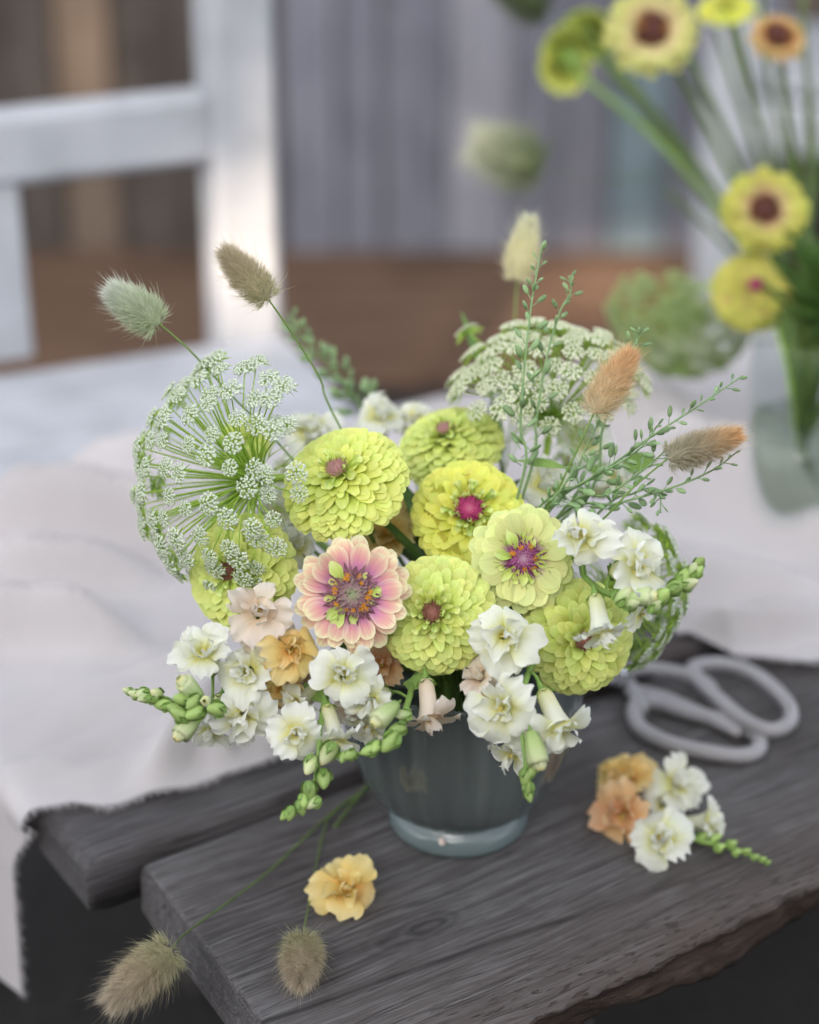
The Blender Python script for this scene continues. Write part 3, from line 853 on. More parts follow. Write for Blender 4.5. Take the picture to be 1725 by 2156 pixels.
def zinnia(px, py, d, rpx, n, label, style='double', mat=None, disc=None, discr=0.16, N_=165, h=0.36, droop=1.95, seed=0, group=None, stem=None, th0=0.45, wid=0.27, roll=0.0, limes=0, yellow=0, curls=0, dome=.62, green=None, sm=None):
    R = rpx * d / FV
    n = n.normalized()
    pos = P(px, py, d) - n * (h * R * 0.55 if style != 'double' else .28 * R)
    rd = random.Random(seed * 13 + 1)
    t = thing('zinnia', label, 'flower', pos, group)
    F = frame(pos, n, roll)
    mat = mat or M_lime
    # green receptacle
    q = MB(); q.add(*lathe([(0.001, -0.34 * R), (0.14 * R, -0.32 * R), (0.24 * R, -0.2 * R), (0.22 * R, 0.0), (0.30 * R if style == 'double' else .12 * R, .2 * R if style == 'double' else h * R * .45), (0.001, dome * R * .72 if style == 'double' else h * R * .2)], 12))
    link('receptacle', q.mesh('receptacle', sm or M_stem), t, F)
    hz = h * R
    for k in range(N_):
        f = (k + 0.5) / N_
        ph = k * 2.399963 + rd.uniform(-.16, .16)
        if style == 'double':                                    # broad scales overlapping down a dome
            ct0, ct1 = cos(max(.12, discr * .95)), cos(droop)
            th = math.acos(ct0 - (ct0 - ct1) * f ** .96) + rd.uniform(-.03, .03)
            cc = R * (dome if th < pi / 2 else .50)
            Re = R * 1.02
            tip_ = V3((Re * sin(th), 0, cc * cos(th)))
            tg = V3((Re * cos(th), 0, -cc * sin(th))).normalized()
            nr = V3((cc * sin(th), 0, Re * cos(th))).normalized()
            lift = .42 + .30 * exp(-((th - discr) / .30) ** 2) + .62 * max(0, (th - .75) / 1.1) + rd.uniform(-.09, .09)
            var = k % 6; bd = (.70, .85, .55, .8, .6, .95)[var]
            lift += bd - .12
            dr = tg * cos(lift) + nr * sin(lift); up2 = nr * cos(lift) - tg * sin(lift)
            L_ = min(.54 * R, Re * sin(th) * .90 + .07 * R) * rd.uniform(.96, 1.06)
            Wp = R * wid * min(1.0, .42 + .62 * sin(min(th, pi / 2))) * rd.uniform(.90, 1.12)
            me = petal_mesh('zin%d' % var, mat, L=1, Wd=1, nu=6, nv=6, base=0.62, tip=0.86, rp=2.3, rnd=0.20 + .02 * (var % 3), cup=(-0.06, 0.16, 0.05, 0.20, -.02, 0.12)[var] * 0.30, bend=bd, notch=(0, .03, 0, .05, 0, .02)[var], bulge=.60)
            base = tip_ - (dr * sin(bd) - up2 * .9 * (1 - cos(bd))) * (L_ / bd)
            Mr = Matrix((dr, V3((0, 1, 0)), up2)).transposed().to_4x4()
            link('petal', me, t, F @ Matrix.Rotation(ph, 4, 'Z') @ Matrix.Translation(base) @ Mr @ Matrix.Rotation(rd.uniform(-.14, .14), 4, 'X') @ Matrix.Rotation(rd.uniform(-.09, .09), 4, 'Z') @ Matrix.Diagonal((L_, Wp, L_ * 0.9, 1)))
            continue
        else:                                                    # open: a few rings of longer petals round a big disc
            rows = 3 if N_ > 34 else 2
            al = (1.22, 1.40, 1.60)[min(2, int(f * rows))] + rd.uniform(-.09, .09) + (droop - 1.6)
            L_ = R * (1 - discr) * (0.84, 0.97, 1.05)[min(2, int(f * rows))] * rd.uniform(.94, 1.05)
            base = V3((R * discr * 0.86, 0, hz * (0.35 - 0.3 * f)))
            Wp = R * wid * rd.uniform(.88, 1.12)
            var = k % 6
            me = petal_mesh('zop%d' % var, mat, L=1, Wd=1, nu=6, nv=7, base=0.40, tip=0.80, rp=2.5, rnd=0.14, cup=(-0.06, 0.10, 0.03, 0.13, -0.03, 0.07)[var] * 0.4, bend=(0.35, 0.5, 0.25, 0.6, 0.4, 0.3)[var], notch=(0, .025, 0, .04, 0.015, 0)[var], bulge=.68)
        tl = al - pi / 2
        # tilt: rotate about y so +x points at polar angle al
        M = F @ Matrix.Rotation(ph, 4, 'Z') @ Matrix.Translation(base) @ Matrix.Rotation(tl + (-0.62 * min(1.0, .12 + f * 2.6) + rd.uniform(-.1, .1) if style == 'double' else -.15), 4, 'Y') @ Matrix.Rotation(rd.uniform(-.12, .12), 4, 'X') @ Matrix.Diagonal((L_, Wp, L_ * 0.9, 1))
        link('petal', me, t, M)
    if disc:
        dz = R * dome * .90 if style == 'double' else hz * 0.30
        link('disc', disc_cached(disc), t, F @ Matrix.Translation((0, 0, dz)) @ Matrix.Diagonal((R * discr, R * discr, R * discr, 1)))
        for k in range(yellow):
            a = (k // 4) * 1.13 * 2.4 + rd.uniform(-.25, .25); rr = R * discr * rd.uniform(.72, 1.02)
            link('floret', STAR, t, F @ Matrix.Translation((rr * cos(a), rr * sin(a), dz + R * discr * rd.uniform(.22, .42))) @ Matrix.Rotation(a, 4, 'Z') @ Matrix.Rotation(rd.uniform(.1, .8), 4, 'Y') @ Matrix.Scale(R * rd.uniform(.040, .062), 4))
        for k in range(limes):
            a = k * 2 * pi / limes + rd.uniform(-.6, .6); l = R * rd.uniform(.13, .40)
            me = petal_mesh('tiny%d' % (k % 3), M_tinylime, L=1, Wd=1, nu=4, nv=5, base=.35, tip=.8, rnd=.2, cup=.12, bend=.7, bulge=.65)
            link('petal', me, t, F @ Matrix.Rotation(a, 4, 'Z') @ Matrix.Translation((R * discr * .85, 0, dz + R * discr * .28)) @ Matrix.Rotation(rd.uniform(-.55, -.1), 4, 'Y') @ Matrix.Diagonal((l, l * rd.uniform(.45, .6), l, 1)))
        for k in range(curls):
            a = k * 2.39996 + rd.uniform(-.2, .2); ring = 1.0 + .55 * (k % 3) / 2
            l = R * (.13 + .045 * (k % 3)) * rd.uniform(.85, 1.15)
            link('rolled_petal', CURL, t, F @ Matrix.Rotation(a, 4, 'Z') @ Matrix.Translation((R * discr * ring, 0, dz + (.02 if style == 'double' else .0) * R)) @ Matrix.Rotation(.2 + .32 * (k % 3), 4, 'Y') @ Matrix.Diagonal((l * 0.85, l * 0.85, l, 1)))
    add_stem(t, stem or bend_stem(pos - n * 0.2 * R, n), 0.0030, 0.0026, sm)
    return t
_dc = {}
def disc_cached(m):
    if m.name not in _dc: _dc[m.name] = disc_mesh(m, seed=len(_dc))
    return _dc[m.name]

BQ = 'zinnias in the bouquet'
zinnia(718, 1002, 1.225, 138, VD(-.26, .52, .80), 'large pale lime double zinnia with tiny dusty pink centre beside the umbel', disc=D_pale, seed=1, N_=250, discr=.13, wid=.27, curls=10, dome=.56, droop=1.78, group=BQ)
zinnia(942, 922, 1.315, 116, VD(-.22, .70, .62), 'deep lime double zinnia at the back edge of the bouquet', mat=M_limed, disc=D_pale, seed=2, N_=210, discr=.12, wid=.29, curls=8, dome=.56, droop=1.78, group=BQ)
zinnia(988, 1075, 1.25, 122, VD(.02, .30, .95), 'yellow lime double zinnia with bright magenta centre', mat=M_lime2, disc=D_magenta, seed=3, N_=185, discr=.19, wid=.28, curls=34, group=BQ, dome=.42, droop=1.78)
zinnia(1103, 1176, 1.21, 118, VD(.10, .04, 1.0), 'lime zinnia with mauve flushed ring, purple centre and orange florets', style='open', mat=M_blushlime, disc=D_purple, seed=4, N_=66, discr=.25, curls=22, limes=13, yellow=24, wid=.40, droop=1.75, h=.34, group=BQ)
zinnia(916, 1292, 1.20, 127, VD(-.16, .13, .98), 'tall lime double zinnia with small brown centre beneath the magenta-centred one', mat=M_limed, disc=D_brown, seed=5, N_=260, discr=.14, wid=.27, curls=24, group=BQ, droop=1.9, dome=.60)
zinnia(1222, 1345, 1.225, 124, VD(.20, -.08, .97), 'lime double zinnia half covered by a hanging white snapdragon bloom', mat=M_limed, disc=D_brown, seed=6, N_=210, discr=.12, wid=.30, group=BQ, droop=1.9, dome=.58)
zinnia(496, 1203, 1.235, 126, VD(-.42, .08, .90), 'lime double zinnia below the feathery green umbel', mat=M_limed, disc=D_brown, seed=7, N_=210, discr=.13, wid=.30, curls=14, group=BQ, droop=1.9, dome=.58)
zinnia(742, 1252, 1.185, 130, VD(.02, .06, 1.0), 'pink and peach zinnia with open purple disc and yellow florets', style='open', mat=M_pinkpetal, disc=D_dusty, seed=8, N_=44, discr=.32, curls=0, limes=11, yellow=44, wid=.325, droop=1.62, h=.28)
zinnia(520, 925, 1.35, 55, VD(.3, .3, .9), 'small lime zinnia half hidden behind the feathery umbel', mat=M_limed, disc=None, seed=9, N_=90, wid=.36, group=BQ)

# ------------------------------------------------------------------ snapdragons
def lobe(mat, kind, var):
    if kind == 'outer':
        return petal_mesh('lobe%d' % var, mat, L=1, Wd=1.15, nu=12, nv=8, base=.45, tip=.78, rnd=.22, cup=.04, bend=(1.2, .5, 1.7, .8, 1.4, .3)[var], ruffle=(.12, .17, .11, .15, .18, .14)[var], rfreq=(2, 3, 2.5, 3.8, 1.7, 3.2)[var], seed=var + 1, bulge=.6, jitter=.16, notch=(.10, .03, .0, .12, .05, .08)[var])
    return petal_mesh('inner%d' % var, mat, L=1, Wd=1.0, nu=10, nv=7, base=.4, tip=.8, rnd=.22, cup=.30, bend=(-.7, .5, -1.1, .9, -.4, .2)[var], ruffle=.20, rfreq=(3, 2, 4.2, 2.6, 3.6, 2.2)[var], seed=var + 9, bulge=.6, jitter=.14)
_tm = {}
def tube_mesh(mat):
    if mat.name not in _tm:
        prof = [(.10, -1.0), (.20, -.97), (.235, -.8), (.25, -.55), (.27, -.3), (.33, -.08), (.40, .02)]
        v, f, at = lathe(prof, 14, rf=lambda a, t: 1 + .10 * cos(2 * a) * t + .03 * cos(5 * a))
        q = MB(); q.add(v, f, [(a_[0], a_[1] * .75, 0) for a_ in at])
        _tm[mat.name] = q.mesh('tube', mat)
    return _tm[mat.name]
def calyx_mesh():
    q = MB()
    for k in range(5):
        v, f, at = petal_grid(.36, .26, 3, 4, base=.7, tip=.35, rnd=.1, cup=-.2, bend=.5, bulge=.35)
        q.add(v, f, at, 0, Matrix.Rotation(k * 2 * pi / 5, 4, 'Z') @ Matrix.Translation((.10, 0, -1.02)) @ Matrix.Rotation(-1.15, 4, 'Y'))
    q.add(*tube([(0, 0, -1.35), (0, 0, -.98)], .05, .13, 3, 6))
    return q.mesh('calyx', M_bud)
CALYX = calyx_mesh()
def throat_mesh():
    q = MB(); rs = random.Random(8)
    for k in range(7):
        a = rs.uniform(0, 6.28); r = rs.uniform(0, .14)
        v, f, at = ellipsoid(6, 4)
        q.add(v, f, at, 0, Matrix.Translation((r * cos(a), r * sin(a), rs.uniform(-.05, .12))) @ Matrix.Diagonal((.06, .06, .09, 1)))
    return q.mesh('stamens', M_throat)
THROAT = throat_mesh()
def blossom(t, px, py, d, spx, n, mat, seed, inner=6, outer=5, roll=None, with_tube=True, name='bloom', pos=None, open_=1.0, half=False):
    """a ruffled snapdragon bloom: tube, outer lobes, crumpled inner petals; t is its thing"""
    rd = random.Random(seed * 7 + 3)
    s = spx * d / FV * 0.5                        # lobe length about half the bloom width
    pos = pos or P(px, py, d)
    F = frame(pos, n, rd.uniform(0, 6.28) if roll is None else roll)
    b = link(name, None, t, F); b.empty_display_size = .005
    if with_tube:
        link('tube', tube_mesh(mat), b, F @ Matrix.Diagonal((s * 1.3, s * 1.3, s * 1.55, 1)))
        link('calyx', CALYX, b, F @ Matrix.Translation((0, 0, -s * .46)) @ Matrix.Scale(s * 1.15, 4))
    for k in range(outer):
        a = k * 2 * pi / outer + rd.uniform(-.2, .2)
        if half and k > outer - 2: continue
        L_ = s * rd.uniform(.72, 1.15)
        link('petal', lobe(mat, 'outer', rd.randrange(6)), b, F @ Matrix.Rotation(a, 4, 'Z') @ Matrix.Translation((s * .22, 0, -s * .02)) @ Matrix.Rotation(-(rd.uniform(.0, .95)) * open_, 4, 'Y') @ Matrix.Rotation(rd.uniform(-.4, .4), 4, 'X') @ Matrix.Diagonal((L_, L_ * rd.uniform(.9, 1.15), L_, 1)))
    for k in range(inner):
        a = k * 2.4 + rd.uniform(-.3, .3)
        L_ = s * rd.uniform(.48, .80)
        link('petal', lobe(mat, 'inner', rd.randrange(6)), b, F @ Matrix.Rotation(a, 4, 'Z') @ Matrix.Translation((s * rd.uniform(.03, .18), 0, s * rd.uniform(-.02, .06))) @ Matrix.Rotation(-rd.uniform(.45, 1.3), 4, 'Y') @ Matrix.Rotation(rd.uniform(-.7, .7), 4, 'X') @ Matrix.Diagonal((L_, L_ * rd.uniform(.8, 1.1), L_, 1)))
    if inner: link('stamens', THROAT, b, F @ Matrix.Translation((0, 0, s * .12)) @ Matrix.Scale(s * .8, 4))
    return b, pos, s
def bud_mesh(pale):
    q = MB()
    v, f, at = lathe([(.001, -1.3), (.5, -1.2), (.86, -.8), (1.0, -.25), (.9, .35), (.62, .95), (.3, 1.35), (.001, 1.5)], 8)
    q.add(v, f, at, 1)
    for k in range(4):
        v, f, at = petal_grid(1.75, 1.05, 3, 4, base=.6, tip=.3, rnd=.15, cup=-.25, bend=-.75, bulge=.4)
        q.add(v, f, at, 0, Matrix.Rotation(k * pi / 2, 4, 'Z') @ Matrix.Translation((.62, 0, -1.22)) @ Matrix.Rotation(-1.02, 4, 'Y'))
    return q.mesh('bud', [M_bud, M_budpale if pale else M_budlt])
BUD, BUDP = bud_mesh(False), bud_mesh(True)
def obud_mesh(mat):                          # a bud about to open, crimped mouth
    q = MB()
    prof = [(.05, -1.0), (.24, -.92), (.36, -.55), (.44, -.1), (.46, .30), (.40, .50), (.26, .42)]
    v, f, at = lathe(prof, 15, rf=lambda a, t: 1 + .13 * t * cos(5 * a) + .08 * t * cos(3 * a + 1) + .04 * cos(9 * a + 6 * t))
    q.add(v, f, at)
    for k in range(5):
        v, f, at = petal_grid(.5, .36, 3, 3, base=.8, tip=.6, rnd=.2, cup=.2, bend=-.9, bulge=.5)
        q.add(v, f, [(a[0], .6 + .4 * a[1], 0) for a in at], 0, Matrix.Rotation(k * 2 * pi / 5 + .4, 4, 'Z') @ Matrix.Translation((.33, 0, .36)) @ Matrix.Rotation(-1.5, 4, 'Y'))
    return q.mesh('opening_bud', mat)
OBUD = obud_mesh(M_budpale)
def spike(label, stem_px, r0=.0022, r1=.0011, group='white snapdragon stems in the bouquet', tail=True, mat=None):
    pts = [P(*s) for s in stem_px]
    if tail: pts = [V3((random.uniform(-.02, .02), random.uniform(-.02, .02), T + .03)), V3((pts[0].x * .25, pts[0].y * .25, T + .125))] + pts
    t = thing('snapdragon', label, 'flower', pts[2 if tail else 0], group)
    if len(pts) > 1: add_stem(t, pts, r0 * 1.2, r1, mat, n=10 + 5 * len(pts))
    t['_p'] = 0; del t['_p']
    return t, pts
def buds(t, lst, axis):
    """green buds: pixel, distance, size in pixels, and the way they point"""
    rd = random.Random(len(lst) * 5 + int(lst[0][0]))
    for (px, py, d, s) in lst:
        n = (axis + V3((rd.uniform(-.5, .5), rd.uniform(-.5, .5), rd.uniform(-.5, .5)))).normalized()
        sz = s * d / FV * .70
        link('bud', BUD if (px * 7 + py) % 5 else BUDP, t, frame(P(px, py, d), n, rd.uniform(0, 6)) @ Matrix.Diagonal((sz * .68, sz * .68, sz * .72, 1)))
def obud(t, px, py, d, s, n):
    sz = s * d / FV * .68
    F = frame(P(px, py, d), n, px * .1)
    link('opening_bud', OBUD, t, F @ Matrix.Scale(sz, 4))
    link('calyx', CALYX, t, F @ Matrix.Scale(sz * 0.92, 4))
    return F.translation - n * sz
def pedicel(t, p, q_, r=.0011):
    add_stem(t, [p, p.lerp(q_, .5) + V3((0, 0, .002)), q_], r, r * .8, n=5, name='pedicel', seg=5)
def bl(t, px, py, d, s, n, mat, seed, at=None, **kw):
    b, pos, sz = blossom(t, px, py, d, s, n, mat, seed, **kw)
    if at is not None: pedicel(t, pos - n * sz * 1.75, P(*at))

SG = 'white snapdragon stems in the bouquet'
t, _ = spike('white snapdragon stem with a long green bud tip lying over the cloth', [(660, 1440, 1.24), (540, 1470, 1.215), (440, 1478, 1.195), (345, 1478, 1.185), (268, 1456, 1.18)])
bl(t, 428, 1372, 1.18, 128, VD(-.1, .45, .9), M_white, 1, at=(448, 1470, 1.195))
bl(t, 520, 1412, 1.185, 122, VD(.12, .1, 1), M_white, 2, at=(520, 1470, 1.21))
bl(t, 512, 1512, 1.185, 128, VD(.1, -.25, .95), M_white, 3, at=(470, 1480, 1.2))
bl(t, 445, 1535, 1.215, 100, VD(-.2, -.75, .4), M_white, 61, inner=2)
obud(t, 398, 1448, 1.175, 66, VD(-.55, .62, .5)); obud(t, 392, 1532, 1.175, 68, VD(-.55, -.62, .4))
obud(t, 434, 1476, 1.17, 36, VD(-.1, .1, 1))
buds(t, [(345, 1484, 1.18, 30), (372, 1494, 1.175, 34), (385, 1472, 1.175, 34), (412, 1500, 1.17, 36), (380, 1506, 1.17, 34), (455, 1494, 1.17, 34), (318, 1470, 1.18, 26), (330, 1460, 1.18, 26), (300, 1460, 1.18, 24), (284, 1462, 1.18, 22), (270, 1455, 1.18, 18), (305, 1470, 1.178, 22), (408, 1478, 1.17, 32)], VD(-.8, .1, .4))

t, _ = spike('pale blush and yellow peach snapdragon stem between the lime and pink zinnias', [(640, 1400, 1.25), (590, 1360, 1.22), (560, 1310, 1.215)], group='peach snapdragon stems in the bouquet')
bl(t, 545, 1288, 1.185, 138, VD(-.05, .25, .95), M_blush, 4)
bl(t, 563, 1352, 1.20, 110, VD(-.1, .1, 1), M_blush, 5)
bl(t, 615, 1368, 1.18, 118, VD(.15, .0, 1), M_peach, 6)
bl(t, 592, 1452, 1.205, 92, VD(.2, -.3, .9), M_peach, 7)
bl(t, 650, 1430, 1.23, 96, VD(.1, -.2, .9), M_blush, 62)

t, _ = spike('white snapdragon stem hanging down in a chain of green buds beside the vase', [(715, 1400, 1.225), (690, 1450, 1.20), (675, 1530, 1.175), (668, 1620, 1.165), (650, 1680, 1.16), (602, 1715, 1.16)])
bl(t, 723, 1420, 1.175, 130, VD(.1, .25, .95), M_white, 8, roll=.4)
bl(t, 622, 1546, 1.17, 110, VD(-.25, -.05, 1), M_white, 9, at=(672, 1520, 1.178))
bl(t, 708, 1560, 1.175, 105, VD(.25, -.85, .35), M_white, 10, at=(680, 1490, 1.185), inner=3)
bl(t, 622, 1480, 1.20, 90, VD(-.5, -.3, .6), M_white, 63, inner=3)
buds(t, [(692, 1586, 1.16, 40), (655, 1610, 1.16, 34), (682, 1640, 1.16, 34), (652, 1664, 1.158, 32), (660, 1690, 1.158, 28), (634, 1700, 1.158, 26), (612, 1712, 1.158, 24), (600, 1717, 1.158, 18), (640, 1686, 1.156, 24)], VD(-.3, -.8, .3))

t, _ = spike('white snapdragon stem arching down with a yellow-mouthed bud in front of the vase', [(880, 1420, 1.235), (862, 1470, 1.19), (835, 1540, 1.17), (780, 1580, 1.16), (722, 1592, 1.16)])
bl(t, 782, 1480, 1.185, 112, VD(-.35, -.15, .92), M_white, 11, at=(860, 1470, 1.19))
bl(t, 775, 1530, 1.20, 92, VD(-.3, -.6, .7), M_white, 64, inner=3)
obud(t, 808, 1507, 1.155, 66, VD(-.62, -.5, .5))
buds(t, [(822, 1562, 1.155, 38), (838, 1535, 1.16, 30), (778, 1580, 1.155, 28), (792, 1572, 1.155, 26), (738, 1590, 1.155, 26), (724, 1594, 1.155, 20), (850, 1505, 1.165, 28)], VD(-.7, -.4, .3))
t, _ = spike('blush tubed snapdragon bloom hanging over the vase front beneath the zinnias', [(886, 1400, 1.24), (888, 1425, 1.215)], group='peach snapdragon stems in the bouquet')
bl(t, 906, 1512, 1.185, 112, VD(.10, -.88, .42), M_blush, 12, inner=2)
bl(t, 806, 1402, 1.235, 90, VD(-.1, .1, .9), M_peach2, 65, inner=4)
bl(t, 740, 1492, 1.23, 80, VD(.1, -.3, .9), M_blush, 66, inner=3)

t, _ = spike('creamy white snapdragon bloom facing out between the two lower lime zinnias', [(1075, 1330, 1.26), (1066, 1335, 1.225)])
bl(t, 1062, 1338, 1.175, 142, VD(-.02, .08, 1), M_white, 13, roll=.9)
t, _ = spike('pale peach folded snapdragon bloom above the vase rim', [(1040, 1400, 1.26), (1022, 1420, 1.225)], group='peach snapdragon stems in the bouquet')
bl(t, 1012, 1424, 1.195, 104, VD(-.65, .25, .6), M_blush, 14, inner=4)
bl(t, 1035, 1455, 1.22, 90, VD(-.1, -.2, .9), M_peach, 67, inner=3)
t, _ = spike('white snapdragon stem with three open blooms drooping across the vase', [(1125, 1370, 1.24), (1112, 1420, 1.19), (1095, 1490, 1.17), (1106, 1600, 1.16), (1112, 1668, 1.16)])
bl(t, 1058, 1490, 1.165, 140, VD(-.3, -.12, .93), M_white, 15, at=(1108, 1440, 1.185))
bl(t, 1180, 1532, 1.165, 124, VD(.34, -.74, .55), M_white, 16, at=(1118, 1415, 1.19), inner=3)
bl(t, 1078, 1585, 1.185, 108, VD(-.4, -.72, .45), M_white, 17, inner=2)
obud(t, 1130, 1585, 1.155, 72, VD(.25, -.92, .25))
buds(t, [(1108, 1636, 1.158, 30), (1120, 1622, 1.158, 26), (1112, 1662, 1.158, 26), (1114, 1676, 1.158, 20)], VD(.1, -.9, .2))
t, _ = spike('white snapdragon stem curving out past the zinnias to a green bud tip', [(1200, 1180, 1.25), (1232, 1215, 1.215), (1270, 1245, 1.19), (1320, 1258, 1.18), (1400, 1245, 1.175), (1440, 1220, 1.175), (1480, 1180, 1.175)])
bl(t, 1224, 1130, 1.18, 142, VD(-.1, .35, .92), M_white, 18, at=(1232, 1215, 1.215))
bl(t, 1345, 1186, 1.175, 140, VD(.35, .2, .9), M_white, 19, at=(1275, 1245, 1.19))
bl(t, 1268, 1330, 1.17, 112, VD(.12, -.86, .48), M_white, 20, at=(1240, 1225, 1.21), inner=3)
bl(t, 1350, 1290, 1.20, 84, VD(.7, -.5, .3), M_white, 68, inner=1)
obud(t, 1350, 1256, 1.165, 66, VD(.95, .05, .3))
buds(t, [(1312, 1256, 1.165, 36), (1395, 1256, 1.165, 36), (1380, 1275, 1.165, 32), (1424, 1236, 1.165, 34), (1440, 1216, 1.168, 32), (1450, 1230, 1.165, 30), (1460, 1200, 1.168, 28), (1470, 1204, 1.168, 24), (1474, 1184, 1.168, 24), (1330, 1270, 1.165, 32)], VD(.7, .55, .3))
RB = 'white snapdragon blooms at the back of the bouquet'
for (px, py, d, s, n, m_, lab, g) in [
    (652, 905, 1.36, 120, VD(-.15, .6, .7), M_white, 'soft white snapdragon bloom behind the pale lime zinnia', RB),
    (800, 878, 1.37, 124, VD(.1, .7, .6), M_white, 'frilled white snapdragon bloom poking up between two lime zinnias', RB),
    (1150, 1020, 1.285, 136, VD(.1, .55, .8), M_white, 'cream frilled snapdragon bloom beside the upright pod sprigs', RB),
    (1232, 925, 1.36, 118, VD(.3, .45, .75), M_white, 'pale snapdragon bloom with yellow throat below the flat umbel', RB),
    (585, 1085, 1.29, 118, VD(-.3, .3, .85), M_white, 'white snapdragon bloom tucked between umbel and pale lime zinnia', RB),
    (625, 1150, 1.265, 90, VD(-.1, .3, .9), M_white, 'white snapdragon bloom peeping out above the pink zinnia edge', RB),
    (820, 1125, 1.28, 120, VD(0, .2, 1), M_peach, 'yellow peach snapdragon bloom deep between the zinnias', 'peach snapdragon stems in the bouquet'),
    (870, 1090, 1.30, 110, VD(.1, .3, .95), M_peach, 'peach snapdragon bloom in the shadow beside the magenta-centred zinnia', 'peach snapdragon stems in the bouquet'),
    (870, 880, 1.38, 90, VD(.1, .6, .7), M_white, 'white snapdragon bloom behind the meeting edges of two lime zinnias', RB),
    (1030, 1410, 1.27, 90, VD(.0, .0, 1), M_blush, 'blush snapdragon bloom deep above the vase rim', 'peach snapdragon stems in the bouquet'),
    (600, 1000, 1.33, 110, VD(-.3, .3, .9), M_white, 'white snapdragon bloom in shade behind the pale lime zinnia edge', RB),
    (1300, 1010, 1.33, 90, VD(.5, .4, .7), M_white, 'small pale snapdragon bloom among the slanting pod sprigs', RB),
    (1190, 1230, 1.27, 80, VD(.3, .2, .9), M_white, 'white snapdragon bloom in the gap behind the mauve ringed zinnia', RB)]:
    t, _ = spike(lab, [(px * .8 + 862 * .2, py * .8 + 1250 * .2, d + .05), (px * .9 + 862 * .1, py * .9 + 1250 * .1, d + .04)], group=g)
    bl(t, px, py, d, s, n, m_, px % 50 + 21)

# ------------------------------------------------------------------ umbels
def umbellet_mesh(mw, seed, nfl=52, fl=.135):
    rs = random.Random(seed); q = MB()
    for i in range(nfl):
        r = sqrt((i + .5) / nfl); a = i * 2.39996 + rs.uniform(-.25, .25)
        th = r * 1.12
        p = V3((sin(th) * cos(a), sin(th) * sin(a), cos(th) * .34 + .0)) * rs.uniform(.92, 1.05)
        p.z += .02
        b = V3((0, 0, 0.0))
        s = V3((-sin(a), cos(a), 0)) * .016
        w = V3((0, 0, .016))
        q.add([b - s, b + s, p + s, p - s], [(0, 1, 2, 3)], None, 0)
        q.add([b - w, b + w, p + w, p - w], [(0, 1, 2, 3)], None, 0)
        # five lobed floret
        nrm = V3((sin(th) * .7 * cos(a), sin(th) * .7 * sin(a), 1)).normalized()
        Fm = frame(p, nrm, rs.uniform(0, 6))
        vs_ = [(0, 0, .035)]
        for k in range(10):
            rr = fl * (1.18 if k % 2 == 0 else .62) * rs.uniform(.85, 1.15)
            vs_.append((rr * cos(k * pi / 5), rr * sin(k * pi / 5), .02 if k % 2 == 0 else 0))
        vs_.append((0, 0, -.09))
        q.add(vs_, [(0, k + 1, (k + 1) % 10 + 1) for k in range(10)] + [(11, (k + 1) % 10 + 1, k + 1) for k in range(0, 10, 1)], None, 1, Fm)
    for k in range(9):
        a = k * 2 * pi / 9 + rs.uniform(-.2, .2); l = rs.uniform(.8, 1.3)
        q.add([(0, 0.02 * cos(a), -.02), (0, -.02 * cos(a), -.02), (l * .6 * cos(a), l * .6 * sin(a), -.06), (l * cos(a), l * sin(a), -.35)], [(0, 1, 2), (1, 3, 2)], None, 0)
    return q.mesh('umbellet', [M_ammi, mw])
UMB = {}
def umbel(label, hub, axis, Rm, half, count, mw, seed, ur=.0066, stem=None, flat=0.0, extra=(), curve=.25, bracts=10, name='ammi_umbel', group='umbels'):
    if mw.name not in UMB: UMB[mw.name] = [umbellet_mesh(mw, 50 + i) for i in range(4)]
    rs = random.Random(seed)
    t = thing(name, label, 'flower', hub, group)
    F = frame(hub, axis, rs.uniform(0, 6))
    ends = []
    for i in range(count):
        f = (i + .5) / count
        th = half * sqrt(f) * rs.uniform(.95, 1.04); a = i * 2.39996 + rs.uniform(-.12, .12)
        l = Rm * rs.uniform(.93, 1.04) * (1 + flat * sin(th) ** 2)
        ends.append((V3((sin(th) * cos(a), sin(th) * sin(a), cos(th))) * l, th))
    R3 = F.to_3x3()
    ends = [(hub + R3 @ e, th) for e, th in ends] + [(e, half) for e in extra]
    q = MB()
    for e, th in ends:
        dv = e - hub; L_ = dv.length
        mid = hub + dv * .5 + (axis * L_ * curve * sin(min(th, 1.5)) * .35)
        mid2 = hub + dv * .82 + (axis * L_ * curve * sin(min(th, 1.5)) * .16)
        qq = MB(); qq.add(*tube([hub, mid, mid2, e], .00075, .00036, 6, 4, cap=False)); link('ray', qq.mesh('ray', M_ammi), t)
        nn = ((e - mid2).normalized() * .8 + axis * .55).normalized()
        s = ur * rs.uniform(.78, 1.12)
        link('umbellet', UMB[mw.name][rs.randrange(4)], t, frame(e, nn, rs.uniform(0, 6), s))
    if bracts:
        qq = MB()
        for k in range(bracts):
            a = k * 2 * pi / bracts + rs.uniform(-.2, .2); L_ = Rm * rs.uniform(.35, .6)
            d0 = R3 @ V3((cos(a), sin(a), -.1)); d1 = R3 @ V3((cos(a), sin(a), -.7))
            qq.add(*tube([hub, hub + d0 * L_ * .5, hub + d1 * L_ * .9], .0006, .0002, 5, 4))
            for s2 in (-1, 1):
                sd_ = R3 @ V3((cos(a + s2 * .5), sin(a + s2 * .5), -.5))
                qq.add(*tube([hub + d0 * L_ * .5, hub + d0 * L_ * .5 + sd_ * L_ * .4], .0004, .0002, 2, 3))
        link('bract', qq.mesh('bract', M_ammi), t)
    add_stem(t, stem or bend_stem(hub, axis), .0024, .0024, M_ammi)
    return t
h1 = P(548, 1010, 1.262)
